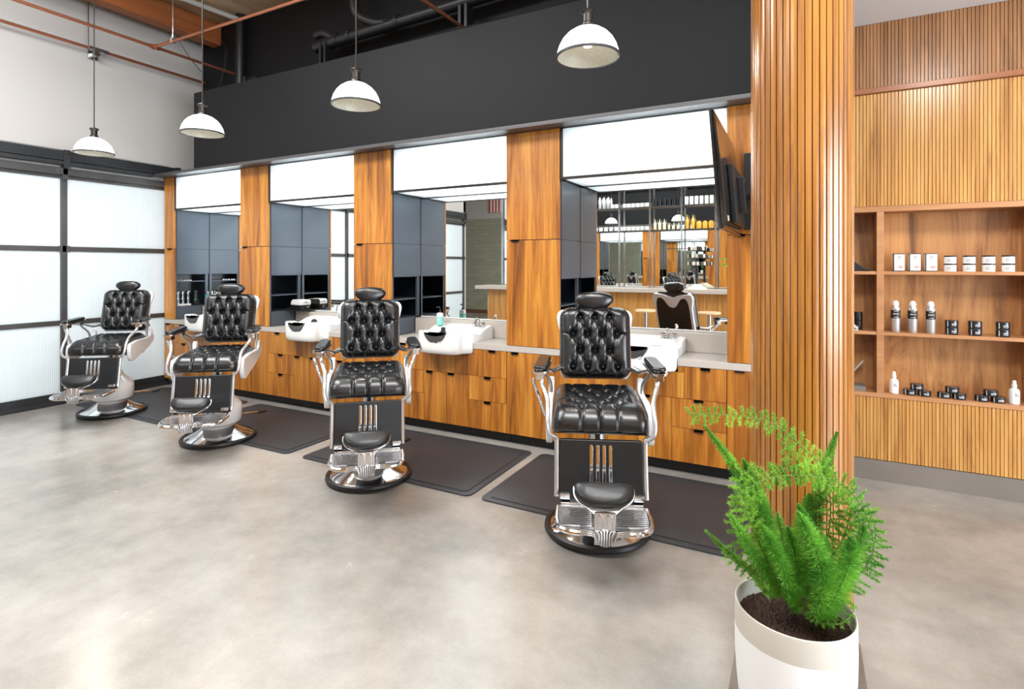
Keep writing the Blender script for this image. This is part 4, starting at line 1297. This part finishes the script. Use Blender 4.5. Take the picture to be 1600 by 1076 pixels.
# left bay
t = thing('spray_can', 'small black can standing in the middle left bay of the retail shelf', 'can', (.375, 4.85, 1.082))
MB().lathe([(0, 0), (.026, 0), (.027, .003), (.027, .068), (0, .068)], 28).build('can', M['tin_black'], t)
MB().lathe([(0, .069), (.025, .069), (.028, .072), (.028, .128), (.026, .132), (0, .132)], 28).build('cap', M['mattblack'], t)
t = thing('product_carton', 'grey carton with a folded flap in front of the small black can', 'box', (.335, 4.785, 1.082))
MB().box(-.09, .033, -.03, .025, 0, .03).build('carton', M['pot_band'], t, bevel=.001)
MB().prism([(-.09, .031), (.025, .031), (-.04, .085), (-.05, .085)], -.02, -.015, 'y').build('flap', M['white_plastic'], t)
MB().box(-.03, .02, -.0308, -.03, .01, .018).build('label_print', M['ink'], t)
t = thing('book', 'grey paperback lying on the bottom left retail shelf', 'book', (.36, 4.80, .638))
MB().box(-.14, .055, -.04, .10, 0, .035).build('cover', M['slab'], t, bevel=.001)
MB().box(-.13, -.02, -.0405, -.04, .012, .022).build('spine_print', M['white_plastic'], t)
t = thing('brochure', 'small folded brochure leaning on the grey paperback', 'brochure', (.28, 4.83, .6735))
MB().prism([(-.06, 0), (.03, 0), (.055, .035), (-.02, .05)], -.03, .03, 'y').build('paper', M['pot_band'], t)
q = MB().obox(Matrix.Translation((.345, 4.90, .757)) @ Matrix.Rotation(R(36), 4, 'Y') @ Matrix.Rotation(0, 4, 'Z'), .012, .03, .21)
tag(q.build('wooden_easel', M['pot_band'], bevel=.001), 'slanted grey easel strip standing behind the grey paperback', 'easel')
q = MB().prism([(.24, 1.5205), (.45, 1.5205), (.44, 1.533), (.40, 1.55), (.36, 1.58), (.30, 1.63), (.25, 1.66)], 4.77, 4.90, 'y')
tag(q.build('cap', M['mattblack'], bevel=.008), 'black cloth cap lying in the top left bay of the retail shelf', 'cap')

# ------------------------------------------------------------------ small things at the stations
# soap bottle and strainer on the third bowl
t = thing('soap_bottle', 'mint soap bottle with a black pump standing on the third bowl', 'bottle', (-3.165, 4.455, .973))
MB().lathe([(0, 0), (.030, 0), (.033, .004), (.033, .085), (0, .085)], 28).build('bottle_body', M['teal'], t)
MB().lathe([(.033, .0855), (.033, .108), (.028, .118), (.012, .124), (0, .124)], 28).build('bottle_top', M['white_plastic'], t)
MB().lathe([(0, .1245), (.012, .1245), (.012, .142), (.005, .145), (.005, .168), (0, .168)], 16).tube([(0, 0, .168), (0, 0, .178), (-.03, -.01, .178), (-.034, -.011, .172)], .006, 8).build('pump', M['mattblack'], t)
MB().box(-.016, .016, -.0345, -.030, .058, .063).box(-.012, .012, -.0345, -.030, .045, .049).build('label_print', M['white_plastic'], t)
t = thing('hair_strainer', 'round black drain strainer lying in the third bowl', 'strainer', (-3.06, 4.36, .915))
MB().lathe([(0, 0), (.034, 0), (.04, .004), (.03, .010), (.022, .014), (.022, .045), (.018, .052), (0, .052)], 24).build('strainer_cup', M['mattblack'], t)
t = thing('spray_nozzle', 'small black hair dryer nozzle lying in the second bowl', 'nozzle', (cx[1] - .12, 4.36, .905), R(-30))
MB().tube([(-.05, 0, .012), (.0, 0, .022), (.04, 0, .032)], [.008, .022, .034], 16).build('nozzle', M['mattblack'], t)
MB().tube([(.041, 0, .032), (.052, 0, .036)], [.035, .030], 16).build('nozzle_ring', M['mattblack'], t)

# warmer on a tray at the second tower (its mirror image shows beside it)
tag(MB().prism(rrect(-5.368, -5.09, 4.43, 4.645, .015, 4), 1.036, 1.044, 'z').build('tray', M['mattblack'], bevel=.001), 'thin black tray under the white warmer box', 'tray')
t = thing('towel_warmer', 'white and black warmer box on a black tray beside the second mirror', 'appliance', (-5.225, 4.54, 1.0445), R(-8))
MB().box(-.10, .10, -.065, .065, 0, .055).build('base', M['mattblack'], t, bevel=.006)
MB().prism([(-.105, .056), (.105, .056), (.105, .10), (.085, .118), (-.06, .118), (-.09, .10)], -.068, .068, 'y').build('lid', M['white_plastic'], t, bevel=.006)
MB().box(.1055, .1075, -.02, .02, .085, .092).build('badge', M['ink'], t)
MB().tube([(.106, .02, .01), (.118, .02, .04)], .006, 8).box(.106, .12, .0, .04, .035, .045).build('latch', M['chrome'], t)
tag(MB().tube(smooth_path([(-5.33, 4.50, 1.062), (-5.345, 4.44, 1.055), (-5.33, 4.40, 1.045), (-5.35, 4.34, 1.040)], 5), .004, 6).build('power_cord', M['mattblack']), 'short black power cord beside the white warmer box', 'cord')

# clippers in the first tower's cubby
cg = 'clippers charging in the cubby of the first tower'
def clipper(label, x, y):
    t = thing('hair_clipper', label, 'clipper', (x, y, 1.037), group=cg)
    MB().prism(rrect(-.028, .028, -.028, .028, .008, 3), 0, .022, 'z').build('charging_base', M['white_plastic'], t)
    MB().lathe([(.018, .0225), (.020, .04), (.022, .09), (.017, .13), (.021, .16), (.019, .175), (0, .176)], 18, sx=.8).build('clipper_body', M['chrome'], t)
    MB().box(-.016, .016, -.019, .019, .1765, .19).build('blade', M['chrome_soft'], t)
    return t
c0 = clipper('leftmost chrome clipper on a white charger, first tower cubby', -7.195, 4.272)
copy_tree(c0, (-7.195, 4.335, 1.037), label='middle chrome clipper on a white charger, first tower cubby')
copy_tree(c0, (-7.195, 4.405, 1.037), label='rightmost chrome clipper on a white charger, first tower cubby')
t = thing('hair_trimmer', 'grey trimmer with a green light in a black charging stand', 'clipper', (-7.18, 4.50, 1.037))
MB().prism(rrect(-.034, .034, -.034, .034, .008, 3), 0, .06, 'z').build('charging_stand', M['mattblack'], t, bevel=.003)
MB().lathe([(.014, .0605), (.020, .08), (.015, .14), (.020, .19), (0, .195)], 16).build('trimmer_body', M['gel'], t)
MB().lathe([(.0205, .064), (.022, .07), (.0205, .078)], 16).build('light_ring', M['green_led'], t)
# blue jars and cone on the counter ledge at the first niche
def jar(label, x):
    t = thing('disinfectant_jar', label, 'jar', (x, 4.61, 1.0205), group='blue disinfectant jars before the first mirror')
    MB().lathe([(0, 0), (.030, 0), (.032, .004), (.032, .16), (0, .16)], 28).build('glass_jar', M['blue_liquid'], t)
    MB().lathe([(0, .1605), (.034, .1605), (.034, .182), (.03, .186), (.006, .19), (.006, .2), (0, .2)], 28).build('lid', M['chrome'], t)
    return t
j0 = jar('left blue disinfectant jar behind the second chair headrest', -7.09)
copy_tree(j0, (-6.90, 4.61, 1.0205), label='right blue disinfectant jar behind the second chair headrest')
tag(MB().lathe([(0, 0), (.032, 0), (.006, .20), (0, .205)], 24, (-6.995, 4.61, 1.0205)).build('paper_cone', M['white_plastic']), 'white pointed bottle between the two blue jars', 'bottle')
k_ = 0
for y in (4.26, 4.30, 4.345, 4.385, 4.425):
    tag(MB().box(-7.21, -7.17, y - .014, y + .014, 1.3602, 1.373).build('comb_guard', M['chrome_soft'], bevel=.002), nth(k_) + ' small clipper guard from the left on the first tower cubby shelf', 'clipper guard', 'clipper guards on the first tower cubby shelf')
    k_ += 1

# ------------------------------------------------------------------ the bar behind the camera, seen in the mirrors
bar = thing('bar_counter', 'long slatted oak bar with a grey top, reflected in the fourth mirror', 'bar', (0, 0, 0))
slats_b = MB()
def slats_neg(mb, x0, x1, y, z0, z1, pitch=.03, gap=.006, depth=.012):
    n = int((x1 - x0) / pitch)
    for i in range(n):
        a = x0 + i * pitch
        mb.box(a + gap, a + pitch, y - depth, y, z0, z1)
slats_neg(slats_b, -5.78, 3.0, -.50, .1, 1.075)
slats_b.build('slat_front', M['oak'], bar, smooth=False)
MB().box(-5.78, 3.0, -.95, -.513, 0, 1.075).build('bar_body', M['oak_trim'], bar)
MB().box(-6.05, 3.0, -1.05, -.44, 1.078, 1.15).build('bar_top', M['quartz'], bar, bevel=.003)
bm_ = thing('bar_mirror', 'tall mirror wall behind the bar shelves', 'mirror', (0, 0, 0))
MB().box(-5.70, 3.0, -1.10, -1.085, 1.155, 3.25).build('glass', M['mirror'], bm_, smooth=False)
MB().box(-5.76, -5.705, -1.12, -1.06, 1.155, 3.3).box(-5.76, 3.0, -1.12, -1.08, 3.255, 3.33).build('frame', M['chrome_soft'], bm_)
MB().box(-5.76, 3.0, -1.20, -1.125, 0, 3.33).build('backing', M['white_wall'], bm_)
bs = thing('bar_shelf', 'steel framed bottle shelf standing on the bar before its mirror', 'shelf', (0, 0, 0))
px = [-5.4, -4.82, -4.25, -3.67, -3.09, -2.505, -1.93, -1.345, -.76, -.18, .4]
for x in px:
    MB().box(x - .015, x + .015, -.93, -.90, 1.152, 3.05).build('upright', M['chrome_soft'], bs)
for z in (2.23, 2.67):
    MB().box(-5.45, .45, -1.08, -.935, z - .02, z).build('shelf_board', M['steel'], bs)
# bottles on the two bar shelves, one kind per bay
def simple(name, prof, mats, n=14):
    return MB().lathe(prof, n)
kinds = {
 'amber tall bottle': ([(0, 0), (.032, 0), (.032, .17), (.012, .20), (.012, .225), (.006, .23), (.006, .26), (0, .26)], M['amber'], 'bottle'),
 'white pump bottle': ([(0, 0), (.030, 0), (.030, .12), (.012, .145), (.012, .165), (.005, .17), (.005, .20), (0, .20)], M['cream'], 'bottle'),
 'round amber jar': ([(0, 0), (.045, 0), (.045, .10), (.038, .12), (.03, .12), (.03, .14), (0, .14)], M['amber'], 'jar'),
 'small white tin': ([(0, 0), (.040, 0), (.040, .075), (0, .075)], M['white_plastic'], 'tin'),
 'silver spray can': ([(0, 0), (.028, 0), (.028, .17), (.018, .19), (.018, .225), (0, .23)], M['silver_can'], 'can'),
 'dark blue tin': ([(0, 0), (.040, 0), (.040, .14), (0, .14)], M['tin_black'], 'tin'),
 'tall white carton': ([(0, 0), (.042, 0), (.042, .15), (0, .15)], M['white_plastic'], 'box'),
 'small dropper bottle': ([(0, 0), (.020, 0), (.020, .07), (.008, .085), (.008, .12), (0, .125)], M['cream'], 'bottle'),
}
protos = {}
def place_kind(kd, x, z, label, group):
    prof, m_, cat = kinds[kd]
    nm = kd.replace(' ', '_')
    if kd not in protos:
        nn = 4 if 'carton' in kd else 16
        o = MB().lathe(prof, nn).build(nm, m_)
        protos[kd] = o
    else:
        o = protos[kd].copy(); col.objects.link(o)
    o.location = (x, -1.0, z)
    if 'carton' in kd: o.rotation_euler = (0, 0, PI / 4)
    tag(o, label, cat, group)
lower_bays = [(-3.67, ['small white tin', 5]), (-3.09, ['small white tin', 6]), (-2.505, ['white pump bottle', 3]), (-1.93, ['round amber jar', 4]), (-1.345, ['amber tall bottle', 5])]
upper_bays = [(-3.67, ['silver spray can', 6]), (-3.09, ['small white tin', 6]), (-2.505, ['dark blue tin', 6]), (-1.93, ['tall white carton', 6]), (-1.345, ['small dropper bottle', 5])]
bayname = ['bay nearest the glass door', 'second bay', 'middle bay', 'fourth bay', 'last bay']
for nm, z, bays in (('lower', 2.2305, lower_bays), ('upper', 2.6705, upper_bays)):
    for bi, (bx, (kd, cnt)) in enumerate(bays):
        seq = [kd] * cnt
        if kd == 'white pump bottle': seq = ['white pump bottle'] * 3 + ['small dropper bottle'] * 3
        if kd == 'round amber jar': seq = ['amber tall bottle'] * 2 + ['round amber jar'] * 3
        if kd == 'silver spray can': seq = ['dark blue tin'] * 1 + ['silver spray can'] * 3 + ['small white tin'] * 2
        pitch = .52 / len(seq)
        for q_, kk in enumerate(seq):
            place_kind(kk, bx + .045 + pitch * (q_ + .35), z, nth(q_) + ' ' + kk.replace('small ', '') .replace('tall ', '') + ' in the ' + bayname[bi] + ' of the ' + nm + ' bar shelf', kk + 's on the ' + nm + ' bar shelf')

# bar stools
def stool(label, x, y):
    t = thing('bar_stool', label, 'stool', (x, y, 0), group='round bar stools before the oak bar')
    MB().lathe([(0, .815), (.17, .815), (.18, .80), (.18, .785), (.16, .775), (0, .775)], 32).build('seat', M['stool_wood'], t)
    MB().lathe([(0, .02), (.20, .018), (.21, 0)], 32).build('base', M['chrome_soft'], t)
    MB().tube([(0, 0, .02), (0, 0, .775)], .03, 14).build('pole', M['chrome_soft'], t)
    MB().tube([(.15 * math.cos(a_ * PI / 8), .15 * math.sin(a_ * PI / 8), .32) for a_ in range(17)], .01, 8).tube([(-.15, 0, .32), (.15, 0, .32)], .008, 6).build('foot_ring', M['chrome_soft'], t)
    return t
s0 = stool('round wooden bar stool reflected right of the fourth mirror chair', -1.32, .02)
copy_tree(s0, (-2.35, .02, 0), label='round wooden bar stool reflected left of the fourth mirror chair')

# product rack on the bar
t = thing('display_rack', 'black spinner rack of product samples standing on the bar', 'rack', (-1.62, -.66, 1.15))
MB().lathe([(0, 0), (.17, 0), (.16, .02), (.04, .09), (0, .09)], 4).build('base', M['cream'], t)
MB().tube([(0, 0, .08), (0, 0, .75)], .025, 12).build('pole', M['mattblack'], t)
for z in (.42, .55, .68):
    MB().tube([(.14 * math.cos(a_ * PI / 8), .14 * math.sin(a_ * PI / 8), z) for a_ in range(17)], .006, 6).tube([(-.14, 0, z), (.14, 0, z)], .004, 6).tube([(0, -.14, z), (0, .14, z)], .004, 6).build('wire_tier', M['dark_metal'], t)
    for a_ in range(14):
        an = a_ * PI / 7 + z
        MB().obox(Matrix.Translation((.15 * math.cos(an), .15 * math.sin(an), z + .03)) @ Matrix.Rotation(an, 4, 'Z'), .015, .040, .062).build('sample_pack', [M['cream'], M['ink'], M['pot_band']][a_ % 3], t)

def leafy(label, x, y, z, h=.5, seed=1, pot=True):
    rnd = random.Random(seed)
    t = thing('potted_plant', label, 'plant', (x, y, z), group='leafy plants standing on the bar')
    MB().lathe([(0, 0), (.06, 0), (.075, .15), (.065, .15), (.06, .13), (0, .13)], 20).build('pot', M['white_plastic'], t)
    st, lf = MB(), MB()
    for k_ in range(7):
        an = rnd.random() * 6.28; ln = rnd.uniform(.04, .16)
        top = Vector((ln * math.cos(an), ln * math.sin(an), .13 + h * rnd.uniform(.5, 1)))
        st.tube([(0, 0, .12), (top.x * .3, top.y * .3, .13 + (top.z - .13) * .5), tuple(top)], .004, 5)
        for j_ in range(6):
            a2 = rnd.random() * 6.28; dr = Vector((math.cos(a2), math.sin(a2), rnd.uniform(-.3, .4))).normalized()
            sd = dr.cross(Vector((0, 0, 1))).normalized()
            L1 = rnd.uniform(.08, .13); b0 = top * rnd.uniform(.75, 1)
            lf.add([b0, b0 + dr * L1 * .5 + sd * .022 + Vector((0, 0, .01)), b0 + dr * L1 - Vector((0, 0, .02)), b0 + dr * L1 * .5 - sd * .022 + Vector((0, 0, .01))], [(0, 1, 2, 3)])
    st.build('stems', M['stem'], t); lf.build('foliage', M['leaf'], t, smooth=False, recalc=False)
    return t
leafy('leafy plant in a white pot near the right end of the bar', -1.05, -.70, 1.15, .42, 3)
leafy('leafy plant in a white pot at the left end of the bar', -5.1, -.70, 1.15, .48, 5)

# flag on the rear wall
fg = thing('flag', 'red and white striped flag hanging above the green tiles', 'flag', (-9.0, -6.08, 3.28))
for k_ in range(13):
    MB().box(k_ * .058, k_ * .058 + .0575, 0, .010 + .004 * (k_ % 2), 0, 1.1).build('stripe', [M['flag_red'], M['white_plastic']][k_ % 2], fg)

# ------------------------------------------------------------------ potted fern before the column
PC = Vector((-.022, 1.912, 0))
struct('trim_5', MB().box(-.236, .212, 2.135, 2.64, 0, .02), M['slab'], 'thin square grey base plate under the round column', bevel=.003)
pf = thing('potted_fern', 'bushy foxtail fern in a white pot in front of the round column', 'plant', (PC.x, PC.y, .0005))
ZR = .506
ro = [(0, 0), (.110, 0), (.132, .012), (.138, .06), (.150, .13), (.158, .20), (.165, .27), (.1695, .34), (.1705, ZR - .078)]
MB().lathe(ro, 72).build('pot', M['pot_white'], pf)
bd = MB().lathe([(.1705, ZR - .0778), (.1700, ZR - .008), (.169, ZR - .002), (.1665, ZR), (.163, ZR - .003), (.160, ZR - .05), (.155, ZR - .12)], 72).build('pot_rim', M['pot_band'], pf)
so = MB()
def soil_fn(u, v):
    a = 2 * PI * u; r_ = .1605 * v
    return (r_ * math.cos(a), r_ * math.sin(a), ZR - .055 + random.uniform(-.005, .006) + .012 * (1 - v))
so.grid(soil_fn, 110, 44, closeu=True).build('soil', M['soil'], pf, ang=20)
rv = Vector((.8838, .4679, 0)); dv_ = Vector((.4679, -.8838, 0))
def LP(px_, py_, d=0):
    r_ = (px_ - 1240) * .001988; z = 1.56 - (py_ - 415) * .001988
    sc = 1 - d / 1.70
    r_ *= sc; z = 1.56 - (1.56 - z) * sc
    p = rv * r_ + dv_ * d
    return Vector((p.x, p.y, z - .0005))
def needle(mb_, p, dr, ln, wd):
    sd = dr.cross(Vector((random.uniform(-1, 1), random.uniform(-1, 1), random.uniform(-1, 1))))
    if sd.length < 1e-4: return
    sd.normalize()
    mb_.add([p - sd * wd, p + sd * wd, p + dr * ln], [(0, 1, 2)])
def plume(pts, rad0, mat, dens=1.0, name='plume'):
    path = smooth_path(pts, 10)
    st = MB().tube(path, [.0022] * len(path), 5)
    o = st.build('frond_stem', M['stem'], pf)
    mb_ = MB()
    L_ = sum((b_ - a).length for a, b_ in zip(path, path[1:]))
    n = int(L_ / .0011 * dens)
    for i in range(n):
        t_ = i / n
        k_ = t_ * (len(path) - 1); i0 = min(int(k_), len(path) - 2)
        p = path[i0].lerp(path[i0 + 1], k_ - i0)
        tan = (path[i0 + 1] - path[i0]).normalized()
        rr_ = rad0 * (math.sin(PI * min(1, .18 + t_ * .82)) ** .45 if t_ < .6 else (math.sin(PI * (.18 + t_ * .82))) ** .55 + .0)
        rr_ = max(.006, abs(rr_))
        for q_ in range(16):
            v_ = Vector((random.gauss(0, 1), random.gauss(0, 1), random.gauss(0, 1)))
            v_ = (v_ - tan * v_.dot(tan)).normalized()
            dr = (v_ + tan * random.uniform(.1, .8)).normalized()
            b0 = p + v_ * rr_ * random.uniform(.0, .72)
            needle(mb_, b0, dr, rr_ * random.uniform(.3, .6), .0010)
    mb_.build(name, mat, o, smooth=False, recalc=False)
def feather(pts, blen, mat, step=.0115, droop=.25):
    path = smooth_path(pts, 10)
    o = MB().tube(path, [.0022 - .0012 * i / len(path) for i in range(len(path))], 5).build('frond_stem', M['stem'], pf)
    mb_ = MB()
    seg_ = [0]
    for a, b_ in zip(path, path[1:]): seg_.append(seg_[-1] + (b_ - a).length)
    L_ = seg_[-1]; s_ = L_ * .12; side = 1; j = 0
    while s_ < L_:
        while seg_[j + 1] < s_: j += 1
        p = path[j].lerp(path[j + 1], (s_ - seg_[j]) / max(1e-6, seg_[j + 1] - seg_[j]))
        tan = (path[j + 1] - path[j]).normalized()
        up_ = Vector((0, 0, 1)); sd = tan.cross(dv_ + up_ * .3).normalized()
        side = -side
        bl_ = blen * (1.15 - .55 * (s_ / L_)) * random.uniform(.8, 1.15)
        dr = (sd * side + tan * .3 + Vector((random.uniform(-.3, .3), random.uniform(-.3, .3), random.uniform(-.3, .2) - droop * .3)) + dv_ * random.uniform(-.4, .5)).normalized()
        nn = max(4, int(bl_ / .0028))
        for q_ in range(nn):
            c0_ = p + dr * bl_ * (q_ / nn)
            for _ in range(8):
                v_ = Vector((random.gauss(0, 1), random.gauss(0, 1), random.gauss(0, 1))).normalized()
                needle(mb_, c0_, (v_ + dr * .5).normalized(), random.uniform(.007, .013), .0011)
        s_ += step * random.uniform(.7, 1.3)
    mb_.build('leaflets', mat, o, smooth=False, recalc=False)
G1, G2 = M['leaf'], M['leaf_light']
SB = lambda px_, d=0: LP(px_, 930, d)
for pts, rad0, mt_ in [
    ([SB(1215, 0), LP(1185, 830, .02), LP(1140, 740, .05), LP(1084, 664, .06)], .024, G1),
    ([SB(1222, .02), LP(1190, 840, .05), LP(1165, 770, .06), LP(1147, 716, .05)], .034, G1),
    ([SB(1228, -.02), LP(1205, 850, 0), LP(1185, 790, 0), LP(1172, 748, 0)], .034, G1),
    ([SB(1205, .04), LP(1175, 890, .07), LP(1140, 850, .10), LP(1111, 801, .10)], .026, G1),
    ([SB(1200, 0), LP(1170, 895, .02), LP(1130, 865, .04), LP(1088, 828, .05)], .014, G2),
    ([LP(1222, 940, .06), LP(1200, 900, .10), LP(1175, 855, .12), LP(1153, 816, .12)], .030, G1),
    ([LP(1225, 935, .05), LP(1222, 900, .09), LP(1213, 860, .10), LP(1203, 822, .10)], .034, G1),
    ([LP(1250, 965, .08), LP(1250, 910, .13), LP(1232, 850, .14), LP(1206, 798, .14)], .040, G1),
    ([SB(1255, .02), LP(1260, 875, .06), LP(1245, 825, .07), LP(1230, 787, .06)], .028, G1),
    ([SB(1250, -.06), LP(1262, 860, -.06), LP(1272, 810, -.06), LP(1278, 770, -.05)], .038, G1),
    ([SB(1265, -.05), LP(1285, 820, -.05), LP(1300, 740, -.05), LP(1318, 674, -.04)], .026, G1),
    ([LP(1262, 968, .08), LP(1275, 925, .12), LP(1290, 880, .13), LP(1295, 838, .12)], .042, G1),
    ([SB(1272, .02), LP(1300, 900, .06), LP(1322, 860, .07), LP(1334, 818, .06)], .030, G1),
    ([LP(1240, 955, .02), LP(1225, 900, .03), LP(1190, 860, .03), LP(1160, 780, .02)], .032, G1),
    ([LP(1255, 950, .05), LP(1262, 910, .08), LP(1262, 870, .10), LP(1255, 830, .10)], .034, G1),
    ([LP(1245, 945, -.02), LP(1240, 890, -.02), LP(1232, 850, -.03), LP(1222, 800, -.03)], .034, G1),
]:
    plume(pts, rad0, mt_)
for pts, bl_, mt_ in [
    ([SB(1262, -.03), LP(1300, 830, -.02), LP(1295, 745, -.02), LP(1250, 695, 0), LP(1195, 660, .03), LP(1120, 648, .06), LP(1055, 648, .08)], .045, G2),
    ([SB(1255, -.03), LP(1320, 850, -.03), LP(1335, 780, -.02), LP(1300, 752, .02), LP(1235, 742, .06), LP(1170, 748, .10), LP(1120, 772, .12)], .050, G2),
    ([SB(1268, 0), LP(1320, 880, .02), LP(1338, 820, .02), LP(1310, 770, .0), LP(1255, 725, -.02), LP(1225, 690, -.03)], .045, G2),
    ([LP(1262, 955, .03), LP(1318, 905, .06), LP(1345, 860, .07), LP(1338, 800, .05), LP(1318, 765, .03)], .055, G1),
    ([SB(1268, -.02), LP(1330, 830, -.02), LP(1352, 790, 0), LP(1362, 830, .02), LP(1350, 900, .03)], .045, G2),
    ([SB(1215, .03), LP(1165, 850, .08), LP(1135, 790, .10), LP(1130, 745, .10), LP(1160, 735, .08)], .05, G2),
    ([SB(1215, .03), LP(1150, 860, .06), LP(1135, 810, .08), LP(1155, 760, .08), LP(1210, 735, .06), LP(1290, 745, .02)], .045, G2),
    ([LP(1240, 970, .09), LP(1275, 975, .12), LP(1300, 960, .11), LP(1312, 940, .08)], .012, G2),
    ([SB(1212, .02), LP(1180, 905, .05), LP(1150, 890, .06), LP(1110, 862, .06)], .03, G1),
]:
    feather(pts, bl_, mt_)
